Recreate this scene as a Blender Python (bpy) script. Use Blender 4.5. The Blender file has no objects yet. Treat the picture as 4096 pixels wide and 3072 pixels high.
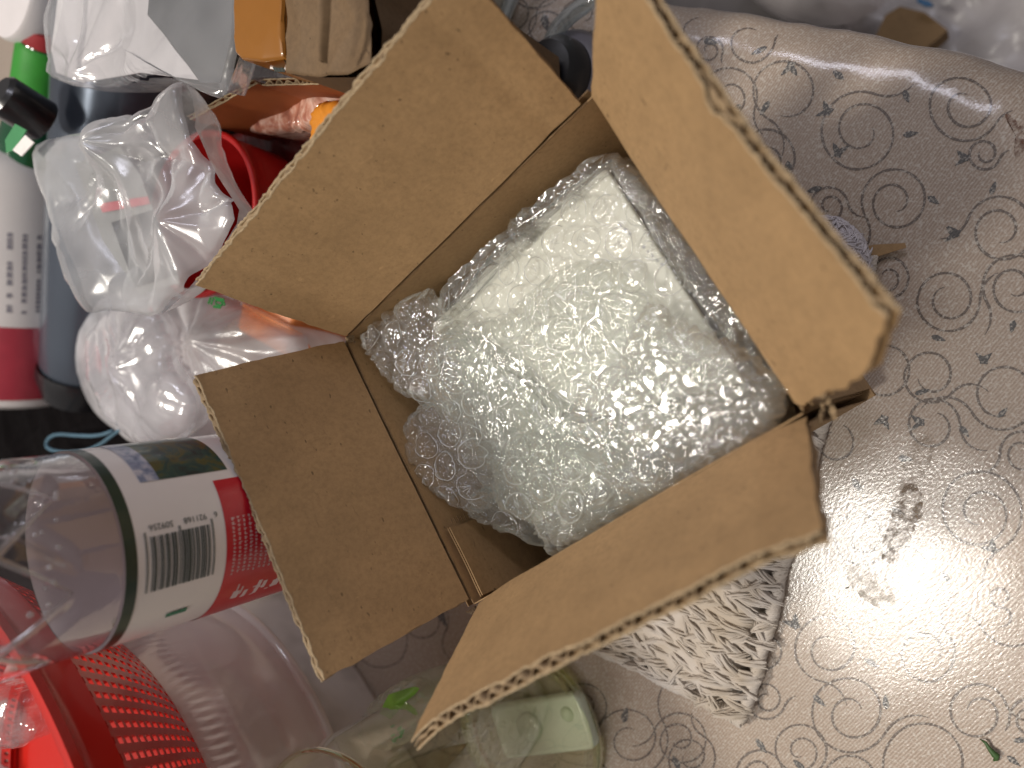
import bpy, math, random
import numpy as np
from mathutils import Matrix, Vector
random.seed(7); RNG = np.random.default_rng(7)
SC = bpy.context.scene; COL = SC.collection
# ------------------------------------------------------------------ camera
FPX = 2958.0
RT = np.array([[0.6867568712, 0.5337529564, 0.4934296114], [-0.4619039700, 0.8445975558, -0.2707391572], [-0.5612572693, -0.0419851199, 0.8265757844]])
CAM = np.array([0.1842469158, -0.1275358342, 0.3254134600])
cd = bpy.data.cameras.new('camera'); cam = bpy.data.objects.new('camera', cd); COL.objects.link(cam)
cd.sensor_width = 36.0; cd.lens = 26.0; cd.clip_start = 0.01; cd.clip_end = 50
cd.dof.use_dof = True; cd.dof.focus_distance = 0.285; cd.dof.aperture_fstop = 6.75
m = Matrix([list(RT[0]) + [CAM[0]], list(RT[1]) + [CAM[1]], list(RT[2]) + [CAM[2]], [0, 0, 0, 1]])
cam.matrix_world = m; SC.camera = cam
# ------------------------------------------------------------------ world and lamps
w = bpy.data.worlds.new('World'); SC.world = w; w.use_nodes = True
nt = w.node_tree; bg = nt.nodes['Background']
tc = nt.nodes.new('ShaderNodeTexCoord'); sp = nt.nodes.new('ShaderNodeSeparateXYZ'); rp = nt.nodes.new('ShaderNodeValToRGB')
nt.links.new(tc.outputs['Generated'], sp.inputs[0]); nt.links.new(sp.outputs['Z'], rp.inputs[0]); nt.links.new(rp.outputs[0], bg.inputs[0])
rp.color_ramp.elements[0].position = 0.0; rp.color_ramp.elements[0].color = (0.17, 0.155, 0.15, 1)
rp.color_ramp.elements[1].position = 0.8; rp.color_ramp.elements[1].color = (0.47, 0.435, 0.42, 1)
bg.inputs[1].default_value = 0.66
def lamp(name, loc, target, size, power, color):
    l = bpy.data.lights.new(name, 'AREA'); l.shape = 'RECTANGLE'; l.size = size[0]; l.size_y = size[1]; l.energy = power; l.color = color
    o = bpy.data.objects.new(name, l); COL.objects.link(o); o.location = loc
    o.rotation_euler = (Vector(target) - Vector(loc)).to_track_quat('-Z', 'Y').to_euler(); return o
lamp('ceiling_lamp', (-0.52, 0.20, 1.7), (0.05, -0.08, 0.0), (0.20, 0.20), 19.0, (1.0, 0.93, 0.83))
lamp('ceiling_lamp_second', (-0.29, -0.46, 1.6), (0.05, -0.08, 0.0), (0.20, 0.20), 7.5, (1.0, 0.95, 0.87))
lamp('window_light', (0.83, 0.80, 1.25), (0.21, -0.02, 0.0), (0.8, 0.15), 5.0, (0.86, 0.86, 1.0))
SC.view_settings.view_transform = 'Standard'; SC.view_settings.look = 'None'; SC.view_settings.exposure = 0.0; SC.view_settings.gamma = 1.0
SC.cycles.transparent_max_bounces = 24; SC.cycles.max_bounces = 8; SC.cycles.use_denoising = True
SC.cycles.sample_clamp_indirect = 6.0
# ------------------------------------------------------------------ geometry helpers
def A(*x): return np.array(x, float)
def ray(u, v): return RT @ A((u - 2048) / FPX, (1536 - v) / FPX, -1.0)
def P(u, v, z):                                    # the point of a horizontal plane at height z
    r = ray(u, v); return CAM + (z - CAM[2]) / r[2] * r
def PP(u, v, o, n):                                # the point of any plane
    r = ray(u, v); return CAM + (np.dot(np.array(o) - CAM, n) / np.dot(r, n)) * r
def D(x): return x * 4096.0 / 2212.0               # measured on the 2212 px wide view
def unit(v): v = np.array(v, float); return v / np.linalg.norm(v)
def lattice(seed): return np.random.default_rng(seed).random((256, 256))
_L = {}
def vn(x, y, seed=0):
    if seed not in _L: _L[seed] = lattice(seed + 100)
    L = _L[seed]; xi = np.floor(x).astype(int); yi = np.floor(y).astype(int); fx = x - xi; fy = y - yi
    fx = fx * fx * fx * (fx * (fx * 6 - 15) + 10); fy = fy * fy * fy * (fy * (fy * 6 - 15) + 10)
    a = L[xi & 255, yi & 255]; b = L[(xi + 1) & 255, yi & 255]; c = L[xi & 255, (yi + 1) & 255]; d = L[(xi + 1) & 255, (yi + 1) & 255]
    return (a * (1 - fx) + b * fx) * (1 - fy) + (c * (1 - fx) + d * fx) * fy
def fbm(x, y, seed=0, o=3):
    s = 0; a = 1.0; t = 0
    for i in range(o): s = s + a * (vn(x * 2 ** i, y * 2 ** i, seed + i) - 0.5); t += a; a *= 0.5
    return s / t * 2
def ridge(x, y, seed=0, o=2):                      # sharp creases, 0..1
    s = 0; a = 1.0; t = 0
    for i in range(o): s = s + a * (1 - np.abs(2 * vn(x * 1.9 ** i + 7.3 * i, y * 1.9 ** i, seed + i) - 1)); t += a; a *= 0.55
    return s / t
class MB:
    def __init__(s): s.v = []; s.f = []; s.n = 0
    def add(s, verts, faces):
        verts = np.asarray(verts, float).reshape(-1, 3); s.v.append(verts); s.f += [tuple(i + s.n for i in f) for f in faces]; s.n += len(verts); return s
    def grid(s, X, cu=False, cv=False, flip=False, mask=None):
        X = np.asarray(X, float); n, m_ = X.shape[:2]; F = []
        for i in range(n if cu else n - 1):
            for j in range(m_ if cv else m_ - 1):
                if mask is not None and not mask[i, j]: continue
                a = i * m_ + j; b = ((i + 1) % n) * m_ + j; c = ((i + 1) % n) * m_ + (j + 1) % m_; d = i * m_ + (j + 1) % m_
                F.append((a, d, c, b) if flip else (a, b, c, d))
        return s.add(X.reshape(-1, 3), F)
    def box(s, lo, hi):
        x0, y0, z0 = lo; x1, y1, z1 = hi
        V = [(x0, y0, z0), (x1, y0, z0), (x1, y1, z0), (x0, y1, z0), (x0, y0, z1), (x1, y0, z1), (x1, y1, z1), (x0, y1, z1)]
        return s.add(V, [(0, 3, 2, 1), (4, 5, 6, 7), (0, 1, 5, 4), (1, 2, 6, 5), (2, 3, 7, 6), (3, 0, 4, 7)])
    def lathe(s, prof, c=(0, 0, 0), n=64, axis=None, fn=None):      # prof: (r, h) pairs
        th = np.linspace(0, 2 * np.pi, n, endpoint=False); X = np.zeros((len(prof), n, 3))
        if axis is None: e1, e2, e3 = A(1, 0, 0), A(0, 1, 0), A(0, 0, 1)
        else:
            e3 = unit(axis); e1 = unit(np.cross(e3, A(0.31, 0.2, 0.93))); e2 = np.cross(e3, e1)
        for i, (r, h) in enumerate(prof):
            rr = r if fn is None else r + fn(th, h)
            X[i] = np.outer(np.cos(th) * rr, e1) + np.outer(np.sin(th) * rr, e2) + e3 * h + np.array(c)
        return s.grid(X, cv=True, flip=True)
    def tube(s, pts, r, k=8, cap=True):
        pts = np.array(pts, float); T = np.gradient(pts, axis=0); T /= np.linalg.norm(T, axis=1)[:, None] + 1e-12
        up = A(0.1, 0.2, 0.97); N = np.cross(T, up); N /= np.linalg.norm(N, axis=1)[:, None] + 1e-12; B = np.cross(T, N)
        r = np.broadcast_to(r, (len(pts),)); th = np.linspace(0, 2 * np.pi, k, endpoint=False)
        X = pts[:, None] + (N[:, None] * np.cos(th)[None, :, None] + B[:, None] * np.sin(th)[None, :, None]) * r[:, None, None]
        s.grid(X, cv=True)
        if cap:
            b = s.n - len(pts) * k; s.f.append(tuple(b + i for i in range(k))); e = s.n - k; s.f.append(tuple(e + i for i in reversed(range(k))))
        return s
    def build(s, name, mat, parent=None, smooth=True, angle=None, mods=None):
        me = bpy.data.meshes.new(name); V = np.concatenate(s.v)
        if parent is not None: V = V - np.array(parent['_o'])
        me.from_pydata(V.tolist(), [], s.f); me.update()
        if smooth:
            me.polygons.foreach_set('use_smooth', [True] * len(me.polygons))
            if angle: me.set_sharp_from_angle(angle=math.radians(angle))
        me.materials.append(mat); o = bpy.data.objects.new(name, me); COL.objects.link(o)
        if parent is not None: o.parent = parent; o['_o'] = list(parent['_o'])
        else: o['_o'] = [0.0, 0.0, 0.0]
        return o
def tag(o, label=None, cat=None, group=None, kind=None):
    if label: o['label'] = label
    if cat: o['category'] = cat
    if group: o['group'] = group
    if kind: o['kind'] = kind
    return o
def thing(name, loc, label, cat, group=None):
    o = bpy.data.objects.new(name, None); COL.objects.link(o); o.location = tuple(loc); o['_o'] = [float(a) for a in loc]; o.empty_display_size = 0.01
    return tag(o, label, cat, group)
def star_R(poly, c, th):
    rel = poly - c; R = np.zeros_like(th)
    for k in range(len(rel)):
        p = rel[k]; q = rel[(k + 1) % len(rel)]; e = q - p
        dx, dy = np.cos(th), np.sin(th); den = dx * e[1] - dy * e[0]
        with np.errstate(divide='ignore', invalid='ignore'):
            t = (p[0] * e[1] - p[1] * e[0]) / den; u = (p[0] * dy - p[1] * dx) / den
        ok = (np.abs(den) > 1e-12) & (t > 0) & (u >= -1e-6) & (u <= 1 + 1e-6); R = np.where(ok & (t > R), t, R)
    return R
def smooth_poly(pts, it=2):
    p = np.array(pts, float)
    for _ in range(it): q = np.roll(p, -1, 0); p = np.stack([0.75 * p + 0.25 * q, 0.25 * p + 0.75 * q], 1).reshape(-1, p.shape[1])
    return p
def star_patch(poly, n, scallop=None, c=None):
    """square grid mapped on a star-shaped outline; returns x, y, r (0 centre .. 1 edge)"""
    poly = np.array(poly, float)[:, :2]; c = poly.mean(0) if c is None else np.array(c)
    a = np.linspace(-1, 1, n); U, V = np.meshgrid(a, a, indexing='ij'); r = np.maximum(abs(U), abs(V)); th = np.arctan2(V, U)
    R = star_R(poly, c, th.ravel()).reshape(th.shape)
    if scallop is not None: R = R + scallop(th)
    return c[0] + np.cos(th) * R * r, c[1] + np.sin(th) * R * r, r
# ------------------------------------------------------------------ material helpers
class N:
    def __init__(s, name):
        s.m = bpy.data.materials.new(name); s.m.use_nodes = True; s.t = s.m.node_tree; s.n = s.t.nodes; s.b = s.n['Principled BSDF']; s.out = s.n['Material Output']
        s.tc = s.n.new('ShaderNodeTexCoord').outputs['Object']
    def new(s, typ, **k):
        n = s.n.new(typ)
        for a, v in k.items():
            if a.startswith('i_'): 
                key = a[2:]; key = int(key) if key.isdigit() else key.replace('_', ' ')
                if hasattr(v, 'is_output') : s.t.links.new(v, n.inputs[key])
                else: n.inputs[key].default_value = v
            else: setattr(n, a, v)
        return n
    def link(s, a, b): s.t.links.new(a, b)
    def vec(s, scale=(1, 1, 1), rot=(0, 0, 0), src=None):
        n = s.n.new('ShaderNodeMapping'); n.inputs['Scale'].default_value = scale; n.inputs['Rotation'].default_value = rot; s.link(src or s.tc, n.inputs['Vector']); return n.outputs[0]
    def noise(s, scale, detail=3, rough=0.6, vec=None, dist=0.0):
        n = s.n.new('ShaderNodeTexNoise'); n.inputs['Scale'].default_value = scale; n.inputs['Detail'].default_value = detail; n.inputs['Roughness'].default_value = rough; n.inputs['Distortion'].default_value = dist
        s.link(vec or s.tc, n.inputs['Vector']); return n.outputs['Fac']
    def ramp(s, fac, stops):
        n = s.n.new('ShaderNodeValToRGB'); e = n.color_ramp.elements
        while len(e) < len(stops): e.new(0.5)
        for i, (p, c) in enumerate(stops):
            e[i].position = p; e[i].color = (c, c, c, 1) if not hasattr(c, '__len__') else (*c, 1)
        s.link(fac, n.inputs[0]); return n.outputs[0]
    def mix(s, fac, a, b, mode='MIX'):
        n = s.n.new('ShaderNodeMix'); n.data_type = 'RGBA'; n.blend_type = mode
        for i, v in ((0, fac), (6, a), (7, b)):
            if hasattr(v, 'is_output'): s.link(v, n.inputs[i])
            elif i == 0: n.inputs[0].default_value = v
            else: n.inputs[i].default_value = (*v, 1) if len(v) == 3 else v
        return n.outputs[2]
    def math(s, op, a, b=0.0, c=None):
        n = s.n.new('ShaderNodeMath'); n.operation = op
        for i, v in enumerate((a, b) if c is None else (a, b, c)):
            if hasattr(v, 'is_output'): s.link(v, n.inputs[i])
            else: n.inputs[i].default_value = v
        return n.outputs[0]
    def bump(s, h, strength=0.3, dist=0.001, normal=None):
        n = s.n.new('ShaderNodeBump'); n.inputs['Strength'].default_value = strength; n.inputs['Distance'].default_value = dist; s.link(h, n.inputs['Height'])
        if normal is not None: s.link(normal, n.inputs['Normal'])
        return n.outputs[0]
    def set(s, **k):
        for a, v in k.items():
            key = a.replace('_', ' ')
            if hasattr(v, 'is_output'): s.link(v, s.b.inputs[key])
            else: s.b.inputs[key].default_value = (*v, 1) if hasattr(v, '__len__') and len(v) == 3 and 'Radius' not in a else v
        return s
def solid(name, col, rough=0.5, var=0.12, scale=60, bump=0.1, metallic=0.0, coat=0.0, bscale=None, trans=0.0, spec=0.5):
    k = N(name); k.set(Specular_IOR_Level=spec); f = k.noise(scale, 4); dark = tuple(c * (1 - var) for c in col); lite = tuple(min(1, c * (1 + var)) for c in col)
    k.set(Base_Color=k.ramp(f, [(0.3, dark), (0.7, lite)]), Roughness=rough, Metallic=metallic, Coat_Weight=coat, Coat_Roughness=0.1, Normal=k.bump(k.noise(bscale or scale * 8, 4), bump, 0.0006))
    if trans: k.set(Transmission_Weight=trans)
    return k.m
def film(name, tint=(0.97, 0.97, 0.97), milk=0.15, white=(0.8, 0.8, 0.8), rough=0.12, base=0.06, edge=0.7, power=3.5, wr=None, transl=0.4, milk_noise=None, edge_milk=0.0):
    """thin plastic sheet: clear, with a surface sheen that grows at grazing angles, plus a little milkiness"""
    k = N(name); k.n.remove(k.b)
    T = k.new('ShaderNodeBsdfTransparent'); T.inputs[0].default_value = (*tint, 1)
    G = k.new('ShaderNodeBsdfGlossy'); G.inputs['Roughness'].default_value = rough; G.inputs['Color'].default_value = (1, 1, 1, 1)
    Df = k.new('ShaderNodeBsdfDiffuse'); Df.inputs[0].default_value = (*white, 1)
    Tl = k.new('ShaderNodeBsdfTranslucent'); Tl.inputs[0].default_value = (*white, 1)
    lw = k.new('ShaderNodeLayerWeight'); lw.inputs[0].default_value = 0.5
    if wr:
        nrm = k.bump(k.noise(wr[0], 3, 0.6, dist=0.6), wr[1], wr[2])
        for x in (G, Df, Tl): k.link(nrm, x.inputs['Normal'])
        k.link(nrm, lw.inputs['Normal'])
    md = k.new('ShaderNodeMixShader', i_0=transl); k.link(Df.outputs[0], md.inputs[1]); k.link(Tl.outputs[0], md.inputs[2])
    pw = k.math('POWER', lw.outputs['Facing'], power)
    mf = milk
    if milk_noise: mf = k.math('MULTIPLY', k.ramp(k.noise(milk_noise, 3), [(0.35, 0.35), (0.7, 1.6)]), milk)
    if edge_milk: mf = k.math('ADD', k.math('MULTIPLY', k.math('POWER', lw.outputs['Facing'], 2.0), edge_milk), mf)
    m1 = k.new('ShaderNodeMixShader', i_0=mf); k.link(T.outputs[0], m1.inputs[1]); k.link(md.outputs[0], m1.inputs[2])
    fac = k.math('MULTIPLY_ADD', pw, edge, base)
    m2 = k.new('ShaderNodeMixShader', i_0=fac); k.link(m1.outputs[0], m2.inputs[1]); k.link(G.outputs[0], m2.inputs[2])
    k.link(m2.outputs[0], k.out.inputs['Surface']); return k.m

# ================================================================== TABLE AND CLOTH
n1 = unit(A(0.821, 0.571, 0)); d1 = 0.1580; t1 = A(-n1[1], n1[0], 0); n2 = unit(A(0.90, -0.30, 0)); d2 = 0.233; RHO = 0.023
def edge_d(p):
    a = p[..., :2] @ n1[:2] - d1; b = p[..., :2] @ n2[:2] - d2; kk = 0.022
    mx = np.maximum(a, b); return mx + kk * np.log(np.exp((a - mx) / kk) + np.exp((b - mx) / kk)) * 0.55
def drape(p, lift=0.0):
    p = np.array(p, float); p = np.concatenate([p[..., :2], np.zeros(p.shape[:-1] + (1,))], -1)
    e = 1e-4; d = edge_d(p); gx = (edge_d(p + A(e, 0, 0)) - d) / e; gy = (edge_d(p + A(0, e, 0)) - d) / e; g = np.sqrt(gx ** 2 + gy ** 2) + 1e-9; gx /= g; gy /= g
    ph = np.clip(d, 0, None) / RHO; pm = 1.42; h = RHO * np.sin(np.minimum(ph, pm)); z = -RHO * (1 - np.cos(np.minimum(ph, pm))); ex = np.clip(ph - pm, 0, None) * RHO
    h = h + ex * math.cos(pm); z = z - ex * math.sin(pm); mv = np.where(d > 0, h - d, 0); nz = np.cos(np.minimum(ph, pm)); nh = np.sin(np.minimum(ph, pm)) * (d > 0)
    wob = 0.0007 * fbm(p[..., 0] * 22, p[..., 1] * 22, 3, 2) + 0.0012 * np.clip(d + 0.02, 0, 0.04) / 0.04 * fbm(p[..., 0] * 60, p[..., 1] * 60, 5, 2)
    lf = lift + wob; out = np.stack([p[..., 0] + gx * (mv + nh * lf), p[..., 1] + gy * (mv + nh * lf), z + nz * lf], -1); return out
aa = np.concatenate([np.linspace(-1.0, 0.0, 60), np.linspace(0.006, 0.14, 34), np.linspace(0.142, 0.26, 70)]); tt = np.concatenate([np.linspace(-0.42, -0.25, 20), np.linspace(-0.245, 0.12, 110), np.linspace(0.13, 1.0, 70)])
G_ = aa[:, None, None] * n1 + tt[None, :, None] * t1
keep = edge_d(G_) < 0.11
def cloth_mat(name, c0, c1, spark=1.0):
    k = N(name)
    wv = k.new('ShaderNodeTexWave', wave_type='BANDS', bands_direction='X'); wv.inputs['Scale'].default_value = 290; wv.inputs['Distortion'].default_value = 0.6; wv.inputs['Detail'].default_value = 2; wv.inputs['Detail Scale'].default_value = 3
    k.link(k.vec(rot=(0, 0, math.radians(-112))), wv.inputs['Vector'])
    big = k.noise(9, 3); fine = k.noise(900, 3)
    col = k.mix(k.ramp(wv.outputs['Fac'], [(0.25, 0.0), (0.75, 1.0)]), c0, c1)
    col = k.mix(k.ramp(big, [(0.35, 0.0), (0.7, 0.35)]), col, tuple(a * 0.86 for a in c1))
    col = k.mix(k.ramp(fine, [(0.5, 0.0), (0.66, 0.7)]), col, (0.62, 0.57, 0.5))
    pebble = k.noise(620, 3, 0.65, dist=0.8); wv2 = k.math('MULTIPLY', wv.outputs['Fac'], 0.35); h = k.math('ADD', pebble, wv2)
    nn = k.bump(h, 0.55, 0.00035); spk = k.bump(k.noise(800, 3, 0.6), 0.42, 0.00022)
    k.set(Base_Color=col, Roughness=0.42, Coat_Weight=1.0, Coat_Roughness=0.13, Coat_IOR=1.6, Normal=nn, Coat_Normal=spk, Specular_IOR_Level=0.45); return k.m
M_cloth = cloth_mat('cloth_cream', (0.345, 0.265, 0.205), (0.455, 0.36, 0.285))
M_print = cloth_mat('cloth_print_line', (0.105, 0.078, 0.062), (0.155, 0.12, 0.098)); M_leaf = cloth_mat('cloth_print_leaf', (0.06, 0.056, 0.056), (0.1, 0.094, 0.09))
cloth = thing('tablecloth', (0, 0, 0), 'glossy cream tablecloth printed with grey spirals and leaves', 'tablecloth')
MB().grid(drape(G_), mask=keep[:-1, :-1]).build('cloth_sheet', M_cloth, cloth)
edge_t = np.linspace(-0.42, 1.0, 200); 
mp = MB(); ml = MB()
def ribbon(pts, wd, mb=mp):
    pts = np.array(pts)[:, :2]; T = np.gradient(pts, axis=0); T /= np.linalg.norm(T, axis=1)[:, None] + 1e-12; Nn = np.stack([-T[:, 1], T[:, 0]], 1)
    k = np.linspace(0, 1, len(pts)); ww = wd * np.minimum(1, 0.35 + 6 * np.minimum(k, 1 - k))[:, None] * (1 + 0.12 * RNG.normal(size=(len(pts), 1)))
    ok = edge_d(np.c_[pts, np.zeros(len(pts))]) < 0.06
    if ok.sum() < 3: return
    pts, Nn, ww = pts[ok], Nn[ok], ww[ok]
    X = np.stack([pts - Nn * ww / 2, pts, pts + Nn * ww / 2], 1); X = np.concatenate([X, np.zeros(X.shape[:2] + (1,))], 2); mb.grid(drape(X, 0.00014), flip=True)
def leaf(u, v, ang, L=64, W=26):
    c = P(u, v, 0)[:2]; dx = (P(u + 1, v, 0) - P(u, v, 0))[:2]; s = np.linalg.norm(dx); base = math.atan2(dx[1], dx[0]); a = base - math.radians(ang)
    t = np.linspace(0, 1, 9); wl = np.sin(np.pi * t ** 0.75) ** 0.9 * W * s / 2 * (1 + 0.1 * RNG.normal(size=9)); e = A(math.cos(a), math.sin(a)); f = A(-e[1], e[0]); ctr = c + np.outer((t - 0.5) * L * s, e)
    if edge_d(A(*c, 0)) > 0.05: return
    X = np.stack([ctr - f * wl[:, None], ctr, ctr + f * wl[:, None]], 1); X = np.concatenate([X, np.zeros(X.shape[:2] + (1,))], 2); MB().grid(drape(X, 0.00018), flip=True).build('printed_leaf', M_leaf, cloth)
def leafpair(u, v, ang, L=66): leaf(u + 14 * math.cos(math.radians(ang - 40)), v + 14 * math.sin(math.radians(ang - 40)), ang - 42, L); leaf(u + 14 * math.cos(math.radians(ang + 40)), v + 14 * math.sin(math.radians(ang + 40)), ang + 42, L * 0.95, 28)
def spiral(u, v, r, start, hand=1, turns=1.75, rin=0.2, tail=0.5, lw=7.0):
    """printed curl centred at (u, v) of the photo; start angle (deg, image), hand +1 runs clockwise inward"""
    t = np.linspace(0, 1, 70); th = math.radians(start) + hand * t * turns * 2 * np.pi; rr = r * (1 - (1 - rin) * np.clip((t - 0.28) / 0.72, 0, 1) ** 0.85)
    px = np.c_[u + rr * np.cos(th), v + rr * np.sin(th)]
    if tail > 0:                                   # outward S-shaped stem
        q = np.linspace(0, 1, 18)[::-1]; R2 = r * 0.9; cx = u + (r + R2) * math.cos(th[0]); cy = v + (r + R2) * math.sin(th[0]); b0 = th[0] + math.pi
        tp = np.c_[cx + R2 * np.cos(b0 + hand * q * tail * 2.4), cy + R2 * np.sin(b0 + hand * q * tail * 2.4)]; px = np.r_[tp, px[1:]]
    ribbon([P(a, b, 0) for a, b in px], lw * 0.000131)
def R7(x, y): return 2800 + x / 1.659, y / 1.659
def R6(x, y): return 2600 + x / 1.416, 1900 + y / 1.416
def R5(x, y): return 2900 + x / 1.382, 800 + y / 1.382
for (f_, x, y, r, st, hd, tn, ri, tl) in [
    (R7, 190, 640, 190, 20, -1, 1.5, .3, .5), (R7, 570, 610, 215, 120, 1, 0.95, .75, .6), (R7, 1070, 870, 262, -70, -1, 1.85, .3, .5), (R7, 440, 1050, 190, 60, -1, 1.6, .25, .5),
    (R7, 860, 1370, 125, -10, -1, 1.7, .25, .6), (R7, 1290, 1340, 215, 150, 1, 1.8, .3, .6), (R7, 1760, 700, 235, 30, 1, 1.7, .35, .3), (R7, 1890, 1020, 105, 20, 1, 1.5, .35, .4), (R7, 1990, 1530, 225, 200, 1, 1.7, .35, .5),
    (R7, 60, 330, 90, 20, -1, 1.6, .3, .3), (R7, 330, 260, 160, 0, 1, .8, .6, .2),
    (R6, 1870, 215, 235, 60, -1, 1.9, .28, .5), (R6, 1010, 985, 188, 100, 1, 1.5, .35, .5), (R6, 660, 1275, 108, 20, 1, 1.7, .3, .4), (R6, 1140, 1350, 222, 30, 1, 1.85, .28, .6), (R6, 1560, 1010, 165, -40, 1, 1.2, .5, .8),
    (R6, 1860, 1350, 165, -20, -1, 1.4, .4, .6), (R6, 2150, 1380, 115, 180, 1, 1.6, .3, .3), (R6, 850, 1565, 150, 40, -1, 1.9, .2, .5), (R6, 165, 1500, 150, 200, 1, 1.9, .22, .5), (R6, 620, 1690, 130, -160, 1, 1.6, .3, .4),
    (R6, 1130, 1740, 150, -170, 1, 1.6, .3, .4), (R6, 1560, 1640, 240, 170, 1, .75, .8, .4), (R6, 640, 1010, 105, -90, 1, .8, .7, 0), (R6, 1990, 690, 60, 90, 1, 1, .5, 1.4), (R6, 2060, 760, 210, 150, -1, .6, .8, .3),
    (R5, 900, 430, 115, 100, -1, 1.7, .3, 1.0), (R5, 1235, 550, 175, 0, 1, 1.7, .4, .5), (R5, 1600, 480, 175, 150, 1, 1.9, .25, .5),
    (R5, 1140, 970, 150, 40, 1, 1.35, .5, .7), (R5, 1150, 1250, 150, 0, -1, 1.2, .5, .7), (R5, 880, 930, 150, 150, -1, .8, .8, .6), (R5, 1530, 1080, 190, 150, -1, 1.2, .6, .8),
    (R5, 600, 1340, 110, -60, 1, .9, .5, 0), (R5, 1640, 1400, 120, 180, 1, 1.4, .4, .6)]:
    u, v = f_(x, y); sc = {R7: 1.659, R6: 1.416, R5: 1.382}[f_]; spiral(u, v, r / sc, st, hd, tn, ri, tl)
for (u, v, r, st, hd, tn, tl) in [(1320, 2640, 105, 0, 1, 1.8, .5), (1500, 2560, 130, -60, 1, 1, .7), (1700, 2480, 95, 30, -1, 1.7, .6), (1830, 2900, 120, 20, 1, 1.8, .5), (2010, 2990, 100, 90, -1, 1.7, .5), (2330, 2830, 95, 200, 1, 1.8, .6), (2520, 2960, 150, -30, 1, 1.9, .6), (1650, 2950, 120, 100, 1, 1.7, .4),
    (2040, 60, 105, 0, 1, 1.8, .6), (2180, 120, 80, 90, -1, 1.7, .6), (2330, 60, 90, 180, 1, 1.7, .5), (2130, -60, 90, 30, 1, 1.6, .5), (2640, 120, 90, 0, 1, 1.7, .5), (2560, 2560, 120, 40, 1, 1.6, .5), (3450, 2150, 110, 40, 1, 1.6, .8), (2760, 3030, 100, -60, 1, 1.7, .5)]:
    spiral(u, v, r, st, hd, tn, .28, tl)
for (f_, x, y, a) in [(R7, 230, 735, 130), (R7, 430, 720, 115), (R7, 1400, 890, -10), (R7, 590, 1120, 75), (R7, 760, 1260, 165), (R7, 1550, 1330, 35), (R7, 1945, 1250, -80), (R7, 1370, 640, 60), (R7, 390, 335, 150), (R7, 70, 275, 10), (R7, 920, 500, 35),
    (R6, 960, 1280, 50), (R6, 1335, 1285, -80), (R6, 630, 1535, 65), (R6, 1255, 1065, 40), (R6, 590, 1180, 30), (R6, 150, 1640, 80), (R6, 850, 1650, 50), (R6, 2060, 1620, 50), (R6, 1170, 55, 70), (R6, 1405, 205, 30), (R6, 1680, 580, 70), (R6, 2100, 1500, -10),
    (R5, 1180, 765, 20), (R5, 1590, 700, 100), (R5, 1535, 1175, -50), (R5, 1090, 1060, -20), (R5, 1325, 1280, 60), (R5, 1000, 1430, 10), (R5, 735, 1580, 50)]:
    u, v = f_(x, y); leaf(u, v, a)
for (f_, x, y, a) in [(R7, 850, 740, -160), (R7, 920, 1020, -80), (R7, 600, 440, 90), (R7, 1760, 1050, 180), (R7, 1700, 1550, 180), (R6, 1940, 420, -130), (R6, 820, 850, -120), (R5, 1270, 190, 180), (R5, 1430, 890, -90), (R5, 880, 1210, 110), (R5, 1080, 1230, 180)]:
    u, v = f_(x, y); leafpair(u, v, a, 76)
for (u, v, a) in [(2095, 190, -60), (2180, 90, 60), (2240, 2580, 40), (1770, 2470, 70), (2010, 2880, 60), (2700, 2700, 30), (2500, 2860, -60)]: leaf(u, v, a)
mp.build('printed_vine', M_print, cloth)
# dirt smears on the cloth (their own shape, a brownish film)
def smear(px, name, col, seed, n=40, al=0.5):
    k = N(name); f = k.noise(230, 5, 0.7); a = k.ramp(f, [(0.42, 0.0), (0.62, al)])
    k.set(Base_Color=col, Roughness=0.55, Alpha=a, Normal=k.bump(k.noise(500, 4), 0.5, 0.0004))
    pts = smooth_poly([P(a_, b_, 0)[:2] for a_, b_ in px], 1); x, y, r = star_patch(pts, n, lambda th: 0.0022 * fbm(th * 4, th * 0 + seed, seed, 3))
    MB().grid(drape(np.stack([x, y, x * 0], -1), 0.0003)).build('dirt_smear', k.m, cloth)
smear([R6(1430, 60), R6(1540, 60), R6(1560, 180), R6(1480, 330), R6(1400, 480), R6(1320, 510), R6(1300, 400), R6(1370, 250)], 'smear_brown', (0.2, 0.125, 0.06), 3, al=0.7)
smear([R5(1080, 1260), R5(1180, 1330), R5(1100, 1560), R5(960, 1640), R5(990, 1450)], 'smear_tan', (0.34, 0.26, 0.18), 5, al=0.4)
smear([R6(1090, 480), R6(1300, 560), R6(1420, 720), R6(1250, 760), R6(1130, 640)], 'smear_dark', (0.22, 0.18, 0.1), 9, al=0.45)
smear([(4000, 440), (4060, 450), (4096, 560), (4090, 640), (4050, 620), (4070, 540)], 'smear_red', (0.16, 0.07, 0.04), 12, al=0.8)
# crumbs
k_dark = solid('crumb_dark', (0.05, 0.04, 0.03), 0.7)
def crumb(u, v, s, mat, label, z=0.0):
    c = drape(A(*P(u, v, 0)[:2], 0.0)); V = [c + A(0, 0, 0.0005) + RNG.normal(size=3) * s * A(1, 0.5, 0.25) for _ in range(8)]
    import bmesh
    bm = bmesh.new(); [bm.verts.new(tuple(a)) for a in V]; bmesh.ops.convex_hull(bm, input=bm.verts[:]); me = bpy.data.meshes.new('crumb'); bm.to_mesh(me); bm.free(); me.materials.append(mat)
    o = bpy.data.objects.new('crumb', me); COL.objects.link(o); return tag(o, label, 'crumb')
crumb(*R6(1118, 638), 0.0004, k_dark, 'tiny black crumb lying in the glare on the tablecloth')
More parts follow.
